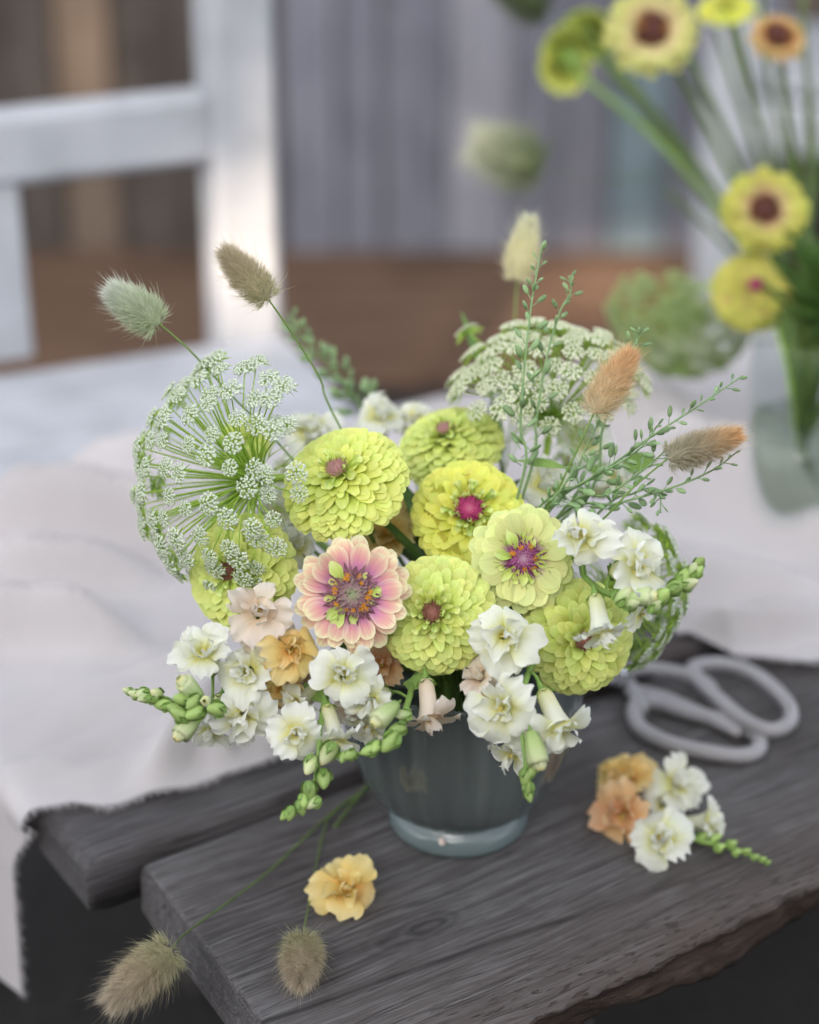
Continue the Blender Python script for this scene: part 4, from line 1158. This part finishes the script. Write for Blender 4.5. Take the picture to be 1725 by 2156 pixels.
umbel('big feathery green umbel with white florets leaning out over the cloth', h1, VD(-.72, .04, .62), 262 * 1.262 / FV, 1.30, 98, M_ammiw, 1, ur=.0076,
      extra=[P(592, 818, 1.25), P(580, 890, 1.24), P(452, 752, 1.26), P(565, 1040, 1.19)])
h2 = P(1157, 892, 1.335)
umbel('flat topped cream white umbel standing above the lime zinnias', h2, VD(-.03, .88, .48), 208 * 1.335 / FV, 1.16, 72, M_ammic, 2, ur=.0090, flat=.06,
      extra=[P(962, 798, 1.36), P(985, 700, 1.38), P(1352, 795, 1.34)], stem=[h2, P(1150, 960, 1.34), P(1120, 1120, 1.36), V3((.01, .01, T + .12)), V3((0, 0, T + .03))], bracts=16)
h3 = P(1262, 1240, 1.30)
umbel('dark green umbel seen from behind at the scissors side of the bouquet', h3, VD(.86, -.12, -.30), 175 * 1.30 / FV, 1.15, 50, M_ammiw, 3, ur=.0084)

# ------------------------------------------------------------------ hare's tail grass
def hair_mat(name, c0, c1, c2):
    m, nt, out = new_mat(name)
    L = nt.links.new
    at = N(nt, 'Attribute', attribute_name='pv'); sp = N(nt, 'SeparateXYZ'); L(at.outputs['Vector'], sp.inputs[0])
    c = ramp(nt, sp.outputs[0], [(0.0, c0), (0.5, c1), (1.0, c2)])
    hv = N(nt, 'HueSaturation'); L(c, hv.inputs['Color']); L(math_(nt, 'ADD', math_(nt, 'MULTIPLY', sp.outputs[2], .5), .75), hv.inputs['Value'])
    df = N(nt, 'BsdfPrincipled', Roughness=.6); L(hv.outputs[0], df.inputs['Base Color']); df.inputs['Specular IOR Level'].default_value = .2
    tr = N(nt, 'BsdfTranslucent'); L(hv.outputs[0], tr.inputs[0])
    mx = N(nt, 'MixShader', Fac=.4); L(df.outputs[0], mx.inputs[1]); L(tr.outputs[0], mx.inputs[2]); L(mx.outputs[0], out.inputs[0])
    return m
def hare_tail(label, base, tip, wpx, hm, stem, seed, hairs=3200, ln=.0062, long_tip=.012, core=.70, group="hare's tail grass heads", wpx_d=None, fluff=1.0):
    rs = random.Random(seed)
    t = thing('hare_tail_grass', label, 'grass head', base, group)
    ax = tip - base; Lh = ax.length * .90; ax.normalize()
    F = frame(base, ax, 0)
    Rw = wpx * .5 * depth(base) / FV * core
    def rad(z): return Rw * max(0.02, (sin(pi * min(1, (z * .93 + .07)) ** .72)) ** .62)
    prof = [(rad(i / 12) * .92 if 0 < i < 12 else .0003, Lh * i / 12) for i in range(13)]
    q = MB(); v, f, at = lathe(prof, 14); q.add(v, f, [(a[1], a[1], .55) for a in at])
    hd = link('seed_head', q.mesh('seed_head', hm), t, F)
    q = MB()
    for i in range(hairs):
        z = rs.random() ** .92; a = rs.uniform(0, 6.283)
        r = rad(z)
        p = V3((r * cos(a), r * sin(a), z * Lh)) * 1.0
        up_ = .25 + 1.15 * z
        d = V3((cos(a), sin(a), up_)) + V3((rs.uniform(-.35, .35), rs.uniform(-.35, .35), rs.uniform(-.3, .4)))
        if z < .08: d.z -= .5
        d.normalize()
        l = ln * rs.uniform(.5, 1.25) * fluff
        wd = .00017
        if rs.random() < .10: l = long_tip * rs.uniform(.7, 1.4); wd = .00007
        s = d.cross(V3((rs.uniform(-1, 1), rs.uniform(-1, 1), rs.uniform(-1, 1)))).normalized() * wd
        m_ = p + d * l * .55 + V3((cos(a), sin(a), 0)) * l * .08
        e = p + d * l + V3((0, 0, l * .12))
        sh = rs.random()
        q.add([p - s, p + s, m_ + s * .8, m_ - s * .8, e], [(0, 1, 2, 3), (3, 2, 4)], [(z, 0, sh), (z, 0, sh), (z, .5, sh), (z, .5, sh), (z, 1, sh)])
    tag(link('hairs', q.mesh('hairs', hm), hd, F), kind='stuff')
    add_stem(t, stem, .00055, .0008, M_stem if seed < 6 else M_stemd, n=18, seg=5)
    return t
H_green = hair_mat('hair pale green', (.56, .62, .42), (.62, .67, .50), (.76, .78, .70))
H_tan = hair_mat('hair tan', (.56, .52, .33), (.58, .51, .34), (.60, .52, .37))
H_cream = hair_mat('hair cream', (.84, .79, .55), (.86, .82, .57), (.80, .80, .62))
H_orange = hair_mat('hair orange', (.74, .64, .44), (.80, .62, .38), (.84, .58, .32))
H_two = hair_mat('hair olive to orange', (.50, .47, .34), (.54, .46, .32), (.86, .58, .30))
H_olive = hair_mat('hair olive grey', (.46, .45, .27), (.54, .46, .32), (.60, .52, .40))
hare_tail("pale green hare's tail head above the feathery umbel", P(336, 682, 1.225), P(222, 603, 1.225), 84, H_green, [P(336, 682, 1.225), P(400, 738, 1.24), P(500, 845, 1.26), P(600, 948, 1.28), V3((0, 0, T + .13))], 1, ln=.007, fluff=1.0)
hare_tail("olive tan hare's tail head leaning before the white chair post", P(567, 632, 1.215), P(463, 520, 1.215), 74, H_tan, [P(567, 632, 1.215), P(620, 710, 1.235), P(675, 800, 1.26), P(712, 892, 1.275), V3((0, 0, T + .13))], 2)
hare_tail("cream hare's tail head standing upright behind the flat umbel", P(1089, 590, 1.41), P(1117, 448, 1.41), 66, H_cream, [P(1089, 590, 1.41), P(1084, 680, 1.41), P(1075, 900, 1.40), V3((.01, 0, T + .13))], 3)
hare_tail("orange hare's tail head leaning over the flat umbel", P(1250, 872, 1.20), P(1338, 728, 1.20), 78, H_orange, [P(1250, 872, 1.20), P(1200, 980, 1.215), P(1148, 1078, 1.235), V3((0, 0, T + .13))], 4, long_tip=.014)
hare_tail("two-tone olive and orange hare's tail head pointing outwards over the cloth", P(1406, 966, 1.195), P(1570, 910, 1.195), 68, H_two, [P(1406, 966, 1.195), P(1330, 1030, 1.21), P(1255, 1108, 1.23), V3((0, 0, T + .13))], 5)
s6 = PZ(772, 1660, T + .004)
b6 = P(362, 1998, 1.19); t6 = P(222, 2122, 1.165)
hare_tail("olive hare's tail head drooping over the plank end", b6, t6, 80, H_olive, [b6, PZ(400, 1958, T + .010), PZ(560, 1840, T + .003), PZ(700, 1710, T + .003), s6], 6, long_tip=.015, hairs=4200, ln=.0085, core=.78)
b7 = PZ(637, 1982, T + .0135); t7 = PZ(632, 2078, T + .0125)
hare_tail("short olive hare's tail head lying on the table plank", b7, t7, 76, H_olive, [b7, PZ(650, 1905, T + .006), PZ(682, 1750, T + .003), PZ(705, 1710, T + .003), s6 + V3((.004, .002, 0))], 7, hairs=3800, ln=.0075, core=.80)
# cut stalk ends by the vase foot belong with the lying grass
t = thing('cut_stem', 'thin cut green stalks lying against the vase foot', 'stem', s6)
add_stem(t, [PZ(705, 1742, T + .004), PZ(745, 1690, T + .005), PZ(775, 1652, T + .006)], .0011, .0014, M_stemd)

# ------------------------------------------------------------------ pod sprigs
def pod_mesh():
    q = MB(); v, f, at = ellipsoid(8, 6, 1.25, .9)
    q.add([(x * .85, y * .45, z) for x, y, z in v], f, at)
    return q.mesh('pod', M_pod)
POD = pod_mesh()
def sprig(label, pts, seed, npod=20, s=15, start=.30, group='green pod sprigs', mat=None):
    rs = random.Random(seed)
    wp = [P(*p) for p in pts]
    base = wp[0]
    t = thing('pod_sprig', label, 'sprig', base, group)
    path = crom(wp, 40)
    add_stem(t, [V3((0, 0, T + .12))] + wp, .0010, .00045, M_podstem, n=34, seg=5)
    for k in range(npod):
        f = start + (1 - start) * k / npod
        i = min(39, int(f * 40)); p = path[i].lerp(path[i + 1], f * 40 - i)
        tg = (path[i + 1] - path[i]).normalized()
        a = k * 2.4 + rs.uniform(-.4, .4)
        x = tg.orthogonal().normalized(); y = tg.cross(x)
        d = (tg * rs.uniform(.7, 1.2) + x * cos(a) + y * sin(a)).normalized()
        sz = s * pts[0][2] / FV * .5 * (1.15 - .65 * f) * rs.uniform(.7, 1.25)
        e = p + d * sz * rs.uniform(1.6, 2.6)
        qq = MB(); qq.add(*tube([p, e], .0003, .0003, 1, 4)); 
        v, f_, at = ellipsoid(7, 5, 1.25, .9)
        sy = rs.uniform(.4, .8)
        qq.add([(vx * .62, vy * sy * .7, vz * 1.05) for vx, vy, vz in v], f_, at, 0, frame(e + d * sz, d, rs.uniform(0, 6), sz))
        link('pod', qq.mesh('pod', M_pod), t)
    return t
sprig('upright pod sprig rising highest beside the cream grass head', [(1100, 1010, 1.25), (1096, 900, 1.24), (1104, 780, 1.235), (1118, 650, 1.235), (1128, 590, 1.235), (1142, 512, 1.235)], 1, 30, 24, start=.02)
sprig('upright pod sprig bending to a curled tip over the flat umbel', [(1112, 1010, 1.26), (1130, 880, 1.25), (1150, 760, 1.25), (1178, 660, 1.25), (1202, 615, 1.25), (1198, 580, 1.25)], 2, 24, 20, start=.05)
sprig('pod sprig tip showing above the orange grass head', [(1230, 1060, 1.26), (1270, 900, 1.24), (1320, 760, 1.225), (1343, 715, 1.225), (1346, 695, 1.225)], 3, 16, 20, start=.05)
sprig('long slanting pod sprig with a bare yellow tip', [(1150, 1085, 1.25), (1260, 1000, 1.225), (1370, 920, 1.21), (1470, 855, 1.205), (1565, 790, 1.205)], 4, 28, 22, start=.05)
sprig('slanting pod sprig ending below the two-tone grass head', [(1170, 1095, 1.25), (1300, 1060, 1.225), (1420, 1025, 1.21), (1500, 990, 1.205), (1548, 955, 1.205)], 5, 20, 21, start=.08)
sprig('pod sprig ending in a tiny white flower among the slanting sprigs', [(1120, 1090, 1.25), (1220, 1020, 1.225), (1320, 965, 1.215), (1365, 925, 1.21), (1384, 895, 1.21)], 6, 22, 23, start=.05)
sprig('short pod sprig growing by the cream snapdragon bloom', [(1135, 1090, 1.24), (1165, 1050, 1.225), (1195, 1010, 1.22), (1212, 975, 1.22)], 7, 12, 18, start=.1)
sprig('stout pod sprig between the orange grass stalk and the flat umbel', [(1210, 1090, 1.27), (1215, 1000, 1.255), (1240, 930, 1.25), (1268, 880, 1.25)], 8, 15, 24, start=.05)
sprig('pod sprig drooping under the two-tone grass head', [(1250, 1090, 1.26), (1330, 1040, 1.235), (1385, 1030, 1.22), (1392, 1080, 1.215)], 9, 14, 23, start=.1)
sprig('blurred dark pod sprig beside the olive tan grass stalk', [(770, 880, 1.44), (735, 820, 1.44), (690, 765, 1.44), (640, 715, 1.44), (612, 675, 1.44)], 10, 40, 27, start=.0)
sprig('fine pod sprig threading through the slanting sprigs', [(1180, 1080, 1.245), (1280, 1040, 1.22), (1360, 985, 1.215), (1420, 930, 1.21)], 12, 22, 21, start=.05)

def leaf_obj(t, p0, p1, wd, mat, nrm=None, droop=.3, name='leaf'):
    d = p1 - p0; L_ = d.length
    n = nrm or V3((0, -.5, 1))
    x = d.normalized(); y = n.cross(x).normalized(); z = x.cross(y)
    M = Matrix.Translation(p0) @ Matrix((x, y, z)).transposed().to_4x4()
    q = MB(); q.add(*petal_grid(L_, wd, 4, 8, base=.15, tip=.25, rnd=.05, cup=.12, bend=droop, bulge=.45))
    return link(name, q.mesh(name, mat), t, M)
t = thing('grass_blade', 'slim green grass blade behind the deep lime zinnia', 'leaf', P(1055, 990, 1.36))
leaf_obj(t, P(1055, 985, 1.37), P(1040, 840, 1.375), .011, M_blade, VD(.3, 0, 1), name='blade')
leaf_obj(t, P(1045, 870, 1.375), P(978, 640, 1.39), .007, M_blade, VD(.3, 0, 1), name='blade')
add_stem(t, [P(1056, 970, 1.37), P(1055, 1080, 1.37), V3((0, 0, T + .13))], .0014, .0016, M_stemd)
rl = random.Random(21)
lf = thing('foliage_stem', 'dark green leafy stems filling the heart of the bouquet', 'foliage', V3((0, 0, T + .12)))
for k in range(60):
    a = rl.uniform(0, 6.283); e = rl.uniform(-.15, 1.1)
    d = V3((cos(a) * cos(e), sin(a) * cos(e), sin(e)))
    c = V3((0, 0, T + .155)); r0 = rl.uniform(.015, .045); r1 = r0 + rl.uniform(.035, .06)
    leaf_obj(lf, c + d * r0, c + d * r1 + V3((0, 0, rl.uniform(-.015, .01))), rl.uniform(.016, .028), M_leaf, d.cross(V3((rl.uniform(-1, 1), rl.uniform(-1, 1), .3))) + V3((0, 0, .6)))
for k in range(6):
    a = k * 1.05
    add_stem(lf, [V3((.02 * cos(a), .02 * sin(a), T + .025)), V3((.025 * cos(a + .4), .025 * sin(a + .4), T + .12)), V3((.05 * cos(a), .05 * sin(a), T + .19))], .0024, .002, M_stemd)
for (x0, y0, d0, x1, y1, d1, w_) in [(1300, 985, 1.36, 1380, 965, 1.35, .016), (1230, 985, 1.35, 1330, 1005, 1.34, .014), (560, 1030, 1.30, 520, 985, 1.27, .010), (600, 1010, 1.32, 520, 1000, 1.27, .010), (520, 1390, 1.235, 575, 1340, 1.23, .012), (850, 1440, 1.215, 905, 1430, 1.19, .012), (1090, 970, 1.27, 1185, 975, 1.245, .007), (640, 1440, 1.22, 690, 1475, 1.195, .012), (1120, 1300, 1.26, 1080, 1420, 1.25, .02), (1280, 1250, 1.26, 1330, 1300, 1.25, .015)]:
    leaf_obj(lf, P(x0, y0, d0), P(x1, y1, d1), w_, M_stem, VD(.1, .4, .9))

# ------------------------------------------------------------------ footed glass vase
VM = Matrix.Translation((0, 0, T + .0012))
vase = thing('footed_vase', 'ribbed smoky teal glass vase on a round foot filled with flowers', 'vase', (0, 0, T))
def vglass():
    m, nt, out = new_mat('smoky teal glass')
    L = nt.links.new
    at = N(nt, 'Attribute', attribute_name='pv'); sp = N(nt, 'SeparateXYZ'); L(at.outputs['Vector'], sp.inputs[0])
    cb = N(nt, 'CombineXYZ'); L(math_(nt, 'MULTIPLY', sp.outputs[0], 46.0), cb.inputs[0]); L(math_(nt, 'MULTIPLY', sp.outputs[1], 1.6), cb.inputs[1])
    no = N(nt, 'TexNoise', Scale=1.0, Detail=3.0); L(cb.outputs[0], no.inputs['Vector'])
    tr = N(nt, 'BsdfTransparent'); L(ramp(nt, no.outputs[0], [(.3, (.36, .42, .41)), (.7, (.66, .72, .71))]), tr.inputs[0])
    df = N(nt, 'BsdfDiffuse'); L(ramp(nt, no.outputs[0], [(.3, (.15, .175, .172)), (.7, (.30, .335, .33))]), df.inputs[0])
    mb_ = N(nt, 'MixShader', Fac=.42); L(tr.outputs[0], mb_.inputs[1]); L(df.outputs[0], mb_.inputs[2])
    gl = N(nt, 'BsdfGlossy', Roughness=.10); gl.inputs[0].default_value = (.9, .95, .97, 1)
    bm = N(nt, 'Bump', Strength=.25, Distance=.002); L(no.outputs[0], bm.inputs['Height']); L(bm.outputs[0], gl.inputs['Normal'])
    fr = N(nt, 'Fresnel', IOR=1.5); ge = N(nt, 'NewGeometry')
    mx = N(nt, 'MixShader'); L(math_(nt, 'MULTIPLY', fr.outputs[0], math_(nt, 'SUBTRACT', 1.0, ge.outputs['Backfacing'])), mx.inputs[0]); L(mb_.outputs[0], mx.inputs[1]); L(gl.outputs[0], mx.inputs[2])
    L(mx.outputs[0], out.inputs[0])
    return m
M_vase = vglass()
outer_ = [(.0400, .0135), (.0490, .0175), (.0570, .0255), (.0635, .0360), (.0690, .0500), (.0735, .0660), (.0770, .0840), (.0795, .1020), (.0812, .1180), (.0822, .129)]
prof = outer_ + [(.0808, .1315), (.0790, .1305)] + [(r_ - .0022, z_ + .0015) for r_, z_ in outer_[::-1][1:]] + [(.030, .0165), (.001, .0155)]
q = MB(); q.add(*lathe(prof, 96, rf=lambda a, t: 1 + .010 * cos(24 * a) * (1 if t < .5 else 0) * min(1, t * 8)))
link('bowl', q.mesh('bowl', M_vase), vase, VM @ Matrix.Translation((0, 0, .0048)))
prof = [(.001, .001), (.036, .0), (.0435, .0005), (.0445, .003), (.0440, .0075), (.0415, .0105), (.0385, .0120), (.0383, .0132), (.001, .0142)]
q = MB(); q.add(*lathe(prof, 64))
M_foot = glass_mat('pale teal glass foot', (.50, .60, .60), refl=.25, rough=.08, body=(.27, .34, .345), bodyf=.5)
link('foot', q.mesh('foot', M_foot), vase, VM @ Matrix.Diagonal((1.05, 1.05, 1.34, 1)))
M_water = glass_mat('vase water', (.52, .56, .50), refl=.2, rough=.02, body=(.10, .12, .08), bodyf=.25)
wp_ = [(.001, .0175), (.030, .018), (.0455, .0215), (.0540, .0290), (.0605, .0390), (.0660, .0530), (.0705, .0690), (.0735, .0850), (.001, .0855)]
q = MB(); q.add(*lathe(wp_, 48)); link('water', q.mesh('water', M_water), vase, VM @ Matrix.Translation((0, 0, .0048)))
M_tiny = plain_mat('glint flake', (.80, .62, .56), (.86, .80, .70), scale=300)
# two pale flakes standing in for a bright highlight on the glass foot
t = thing('glint_flake', 'tiny pale glint flake added as a highlight on the vase foot', 'petal', V3((-.012, -.045, T + .01)))
for (px, py) in ((929, 1769), (931, 1775)):
    q = MB(); v, f, at = ellipsoid(8, 5); q.add(v, f, at, 0, frame(PY(px, py, -.0462), VD(0, .3, 1), .2) @ Matrix.Diagonal((.0022, .0015, .0008, 1)))
    link('flake', q.mesh('flake', M_tiny), t)

# ------------------------------------------------------------------ scissors
M_grip = plain_mat('grey lacquer grip', (.27, .26, .27), (.31, .30, .31), rough=.38, scale=30, spec=.5)
M_steel = plain_mat('blade steel', (.45, .45, .47), (.55, .55, .57), rough=.25, metal=1.0, scale=40)
sc_ = thing('scissors', 'grey handled flower scissors lying open on the table', 'scissors', PZ(1450, 1500, T))
def on_t(lst, z=.010): return [PZ(x_, y_, T + z) for x_, y_ in lst]
def loop(lst, r, z=.0075):
    pts = on_t(lst, z)
    m_ = len(pts); path = []
    for i in range(m_):
        a, b, c, d = pts[i - 1], pts[i], pts[(i + 1) % m_], pts[(i + 2) % m_]
        for k in range(6):
            u = k / 6
            path.append(.5 * (2 * b + (c - a) * u + (2 * a - 5 * b + 4 * c - d) * u * u + (3 * b - a - 3 * c + d) * u ** 3))
    q = MB(); q.add(*tube(path, r, r, closed=True, seg=10, smooth_path=False)); return q
q = loop([(1338, 1486), (1345, 1528), (1400, 1562), (1480, 1582), (1560, 1592), (1597, 1578), (1592, 1548), (1530, 1520), (1450, 1500), (1380, 1480)], .0058)
link('handle', q.mesh('handle', M_grip), sc_)
q = loop([(1462, 1404), (1520, 1398), (1580, 1415), (1630, 1450), (1664, 1492), (1660, 1524), (1622, 1538), (1570, 1518), (1520, 1478), (1470, 1430)], .0056, .0145)
link('handle', q.mesh('handle', M_grip), sc_)
q = MB(); q.add(*tube(on_t([(1300, 1418), (1345, 1408), (1400, 1412), (1462, 1425), (1500, 1450)], .0150), .0060, .0052, 16, 10)); link('shank', q.mesh('shank', M_grip), sc_)
q = MB(); q.add(*tube(on_t([(1308, 1425), (1330, 1450), (1345, 1478), (1350, 1500)], .0080), .0062, .0054, 12, 10)); link('shank', q.mesh('shank', M_grip), sc_)
q = MB(); q.add(*tube(on_t([(1340, 1455), (1400, 1470), (1470, 1500), (1560, 1545)], .0075), .0050, .0050, 12, 10)); link('shank', q.mesh('shank', M_grip), sc_)
pv_ = PZ(1305, 1428, T + .012)
q = MB(); q.add(*lathe([(.001, .0045), (.006, .0040), (.0072, .001), (.0072, -.010)], 18), M=Matrix.Translation(pv_ + V3((0, 0, .006)))); link('pivot', q.mesh('pivot', M_steel), sc_)
for k, (ex, ey) in enumerate(((1120, 1395), (1130, 1425))):
    p0 = PZ(1312, 1432, T + .009 + .004 * k); p1 = PZ(ex, ey, T + .007 + .004 * k)
    d = (p1 - p0); L_ = d.length; ang = atan2(d.y, d.x)
    q = MB(); q.add([(0, -.008, 0), (L_ * .5, -.006, 0), (L_, 0, 0), (0, .008, 0), (0, -.008, .0025), (L_ * .5, -.006, .0025), (L_, 0, .0012), (0, .008, .0025)], [(3, 2, 1, 0), (4, 5, 6, 7), (0, 1, 5, 4), (1, 2, 6, 5), (2, 3, 7, 6), (3, 0, 4, 7)])
    link('blade', q.mesh('blade', M_steel, smooth=False), sc_, Matrix.Translation(p0) @ Matrix.Rotation(ang, 4, 'Z'))

# ------------------------------------------------------------------ loose blooms on the table
def loose(label, px, py, s, n, mat, seed, z=.012, inner=6, outer=5, group=None):
    p = PZ(px, py, T + z); d = depth(p)
    t = thing('snapdragon_bloom', label, 'flower', V3((p.x, p.y, T)), group)
    blossom(t, px, py, d, s, n, mat, seed, inner=inner, outer=outer, pos=p, with_tube=True)
    return t, p
loose('single yellow snapdragon bloom lying alone on the front plank', 732, 1872, 138, VD(.1, .55, .8), M_peach, 40, z=.012)
LG = 'fallen blooms beside the scissors'
loose('golden yellow snapdragon bloom in the fallen heap by the scissors', 1318, 1640, 130, VD(-.15, .6, .75), M_peach, 41, z=.022, inner=9, group=LG)
loose('dusky peach snapdragon bloom in the fallen heap on the table', 1312, 1718, 120, VD(-.3, .35, .85), M_peach2, 42, z=.014, inner=9, group=LG)
t, p = loose('white snapdragon stem with green bud tip in the fallen heap', 1392, 1768, 134, VD(-.1, .45, .88), M_white, 43, z=.016, inner=8, group=LG)
bl(t, 1428, 1655, depth(PZ(1428, 1655, T + .022)), 126, VD(.25, .5, .8), M_white, 44, inner=8)
bl(t, 1492, 1730, depth(PZ(1492, 1730, T + .014)), 88, VD(.75, .15, .6), M_white, 45, inner=5, open_=1.6)
bl(t, 1400, 1690, depth(PZ(1400, 1690, T + .012)), 90, VD(.1, .3, .9), M_white, 46, inner=4)
sp_ = [PZ(1400, 1735, T + .008), PZ(1470, 1770, T + .007), PZ(1540, 1785, T + .006), PZ(1618, 1815, T + .005)]
add_stem(t, sp_, .0022, .0011)
for (px, py, s) in ((1480, 1762, 32), (1505, 1765, 34), (1515, 1785, 30), (1540, 1778, 30), (1552, 1795, 26), (1572, 1793, 24), (1590, 1805, 22), (1606, 1810, 20), (1617, 1816, 18)):
    p = PZ(px, py, T + .008); sz = s * depth(p) / FV * .42
    link('bud', BUD, t, frame(p, (TU * .6 + V3((.4, -.3, .5))).normalized(), px) @ Matrix.Diagonal((sz * .72, sz * .72, sz * .8, 1)))

# ------------------------------------------------------------------ tall bouquet in clear glass
gv0 = PZ(1668, 1120, CT + .004)
GM = Matrix.Translation(gv0 + V3((0, 0, .004)))
gl_ = thing('glass_vase', 'clear cylindrical glass vase with water at the back of the table', 'vase', gv0)
M_clear = glass_mat('clear glass', (.91, .935, .93), refl=.2, rough=.01)
prof = [(.001, 0), (.042, 0), (.0445, .003), (.0445, .10), (.046, .172), (.0455, .174), (.0435, .172), (.0415, .10), (.0410, .012), (.001, .010)]
q = MB(); q.add(*lathe(prof, 48)); link('cylinder', q.mesh('cylinder', M_clear), gl_, GM)
M_clw = glass_mat('clear water', (.80, .84, .76), refl=.2, rough=.01)
q = MB(); q.add(*lathe([(.001, .012), (.040, .012), (.0405, .10), (.001, .1002)], 32)); link('water', q.mesh('water', M_clw), gl_, GM)
MOUTH = gv0 + V3((0, 0, .165)); GD = depth(MOUTH)
def rstem(px, py, d, mids=()):
    k = random.uniform(-.018, .018); k2 = random.uniform(-.015, .015)
    return [P(px, py, d)] + [P(*m_) for m_ in mids] + [MOUTH + V3((k, k2, 0)), gv0 + V3((-k, -k2, .02))]
RG = 'zinnias in the clear glass vase'
zinnia(1375, 58, 1.70, 106, VD(.0, .06, 1), 'cream yellow zinnia with rust brown dome at the top of the tall bouquet', style='open', mat=M_creamz, disc=D_dark, seed=31, N_=44, discr=.27, wid=.29, droop=1.72, h=.5, group=RG, stem=rstem(1378, 75, 1.725, [(1470, 230, 1.76), (1570, 440, 1.78)]), sm=M_stemd, yellow=8)
zinnia(1640, 72, 1.68, 66, VD(.1, .45, .85), 'fading rust orange zinnia with brown centre on a straight stem', style='open', mat=M_rustz, disc=D_dark, seed=32, N_=40, discr=.36, wid=.30, droop=1.7, h=.4, group=RG, stem=rstem(1640, 85, 1.70, [(1660, 250, 1.73), (1690, 430, 1.76)]), sm=M_stemd, yellow=12)
zinnia(1530, 8, 1.76, 62, VD(-.1, .75, .5), 'small lime zinnia held upright between the cream and the rust zinnias', mat=M_lime2, seed=33, N_=80, wid=.38, group=RG, stem=rstem(1530, 25, 1.78, [(1560, 140, 1.78), (1640, 400, 1.80)]), sm=M_stemd)
zinnia(1613, 437, 1.66, 98, VD(.02, .1, 1), 'yellow zinnia with peach ring and dark red centre', style='open', mat=M_yellowz, disc=D_dark, seed=34, N_=54, discr=.25, wid=.34, droop=1.72, h=.4, group=RG, stem=rstem(1615, 440, 1.70, [(1660, 560, 1.75)]), sm=M_stemd, curls=8)
zinnia(1590, 605, 1.67, 92, VD(-.05, .35, .94), 'bright yellow double zinnia with tiny mauve centre just above the clear vase', mat=M_yellowz, disc=D_magenta, seed=35, N_=150, wid=.30, discr=.12, dome=.45, group=RG, stem=rstem(1592, 610, 1.70, [(1640, 660, 1.74)]), sm=M_stemd, droop=2.1)
zinnia(1185, 118, 1.92, 78, VD(-.5, .3, -.5), 'olive green flower head seen from behind in the tall bouquet', mat=M_limed, seed=36, N_=80, wid=.38, group=RG, stem=rstem(1200, 140, 1.90, [(1390, 300, 1.86), (1540, 480, 1.82)]), sm=M_stem)
zinnia(1245, 60, 1.93, 60, VD(.2, .6, -.4), 'small olive lime flower head behind the cream yellow zinnia', mat=M_limed, seed=37, N_=80, wid=.38, group=RG, stem=rstem(1240, 80, 1.92, [(1400, 260, 1.88), (1560, 480, 1.82)]), sm=M_stemd)
h4 = P(1445, 628, 1.78)
umbel('green umbel nodding sideways before the clear glass vase', h4, VD(-.32, -.84, .42), 158 * 1.78 / FV, 1.2, 80, M_ammig, 4, ur=.0095, stem=[h4, P(1500, 600, 1.80), P(1590, 640, 1.82), MOUTH + V3((-.02, 0, 0)), gv0 + V3((.01, 0, .02))], bracts=14)
H_nest = hair_mat('bracts grey green', (.16, .20, .09), (.28, .33, .22), (.42, .46, .38))
hare_tail('fuzzy grey green seed head stretching out towards the grey wall', P(1142, 352, 1.86), P(1000, 305, 1.86), 150, H_nest, rstem(1142, 352, 1.86, [(1260, 382, 1.85), (1420, 372, 1.83), (1540, 480, 1.82)]), 8, hairs=2600, ln=.024, long_tip=.036, core=.45, group='seed heads in the clear glass vase')
hare_tail('dark green seed head reaching highest beside the olive green flower head', P(1155, 25, 1.86), P(1040, -30, 1.86), 110, hair_mat('bracts dark', (.08, .10, .05), (.10, .13, .06), (.14, .17, .09)), rstem(1155, 25, 1.86, [(1280, 150, 1.85), (1480, 400, 1.83)]), 9, hairs=1500, ln=.014, long_tip=.02, core=.5, group='seed heads in the clear glass vase')
rf_ = thing('leafy_stem', 'leafy green stems crowding the mouth of the clear glass vase', 'foliage', MOUTH)
rr_ = random.Random(9)
for k in range(80):
    a = rr_.uniform(0, 6.28); e = rr_.uniform(.1, 1.3)
    d = V3((cos(a) * cos(e), sin(a) * cos(e), sin(e)))
    c = MOUTH + V3((.035, .035, rr_.uniform(-.02, .03)))
    leaf_obj(rf_, c + d * .01, c + d * rr_.uniform(.05, .10), rr_.uniform(.008, .02), M_leaf, d.cross(V3((rr_.uniform(-1, 1), rr_.uniform(-1, 1), .3))) + V3((0, 0, .5)))
for (px, py, m_) in ((1690, -20, [(1700, 160, 1.76), (1715, 380, 1.78)]), (1600, -40, [(1620, 180, 1.82), (1670, 420, 1.82)]), (1440, 90, [(1520, 260, 1.84), (1600, 460, 1.83)]), (1300, 150, [(1420, 320, 1.88), (1560, 500, 1.84)]), (1505, 60, [(1570, 260, 1.80), (1630, 440, 1.80)]), (1470, 170, [(1545, 330, 1.86), (1620, 520, 1.84)]),
                     (1250, 110, [(1390, 270, 1.90), (1540, 450, 1.86)]), (1350, 250, [(1440, 360, 1.9), (1560, 520, 1.86)]), (1420, 60, [(1500, 230, 1.80), (1590, 430, 1.80)]), (1550, 40, [(1590, 220, 1.84), (1650, 450, 1.82)]), (1640, 120, [(1665, 300, 1.80), (1690, 480, 1.80)]), (1400, 400, [(1480, 470, 1.88), (1570, 570, 1.85)]), (1520, 330, [(1570, 430, 1.86), (1630, 560, 1.84)]), (1700, 200, [(1705, 380, 1.84), (1700, 560, 1.82)])):
    add_stem(rf_, rstem(px, py, m_[0][2], m_), .0022, .0026, M_stemd, n=18)
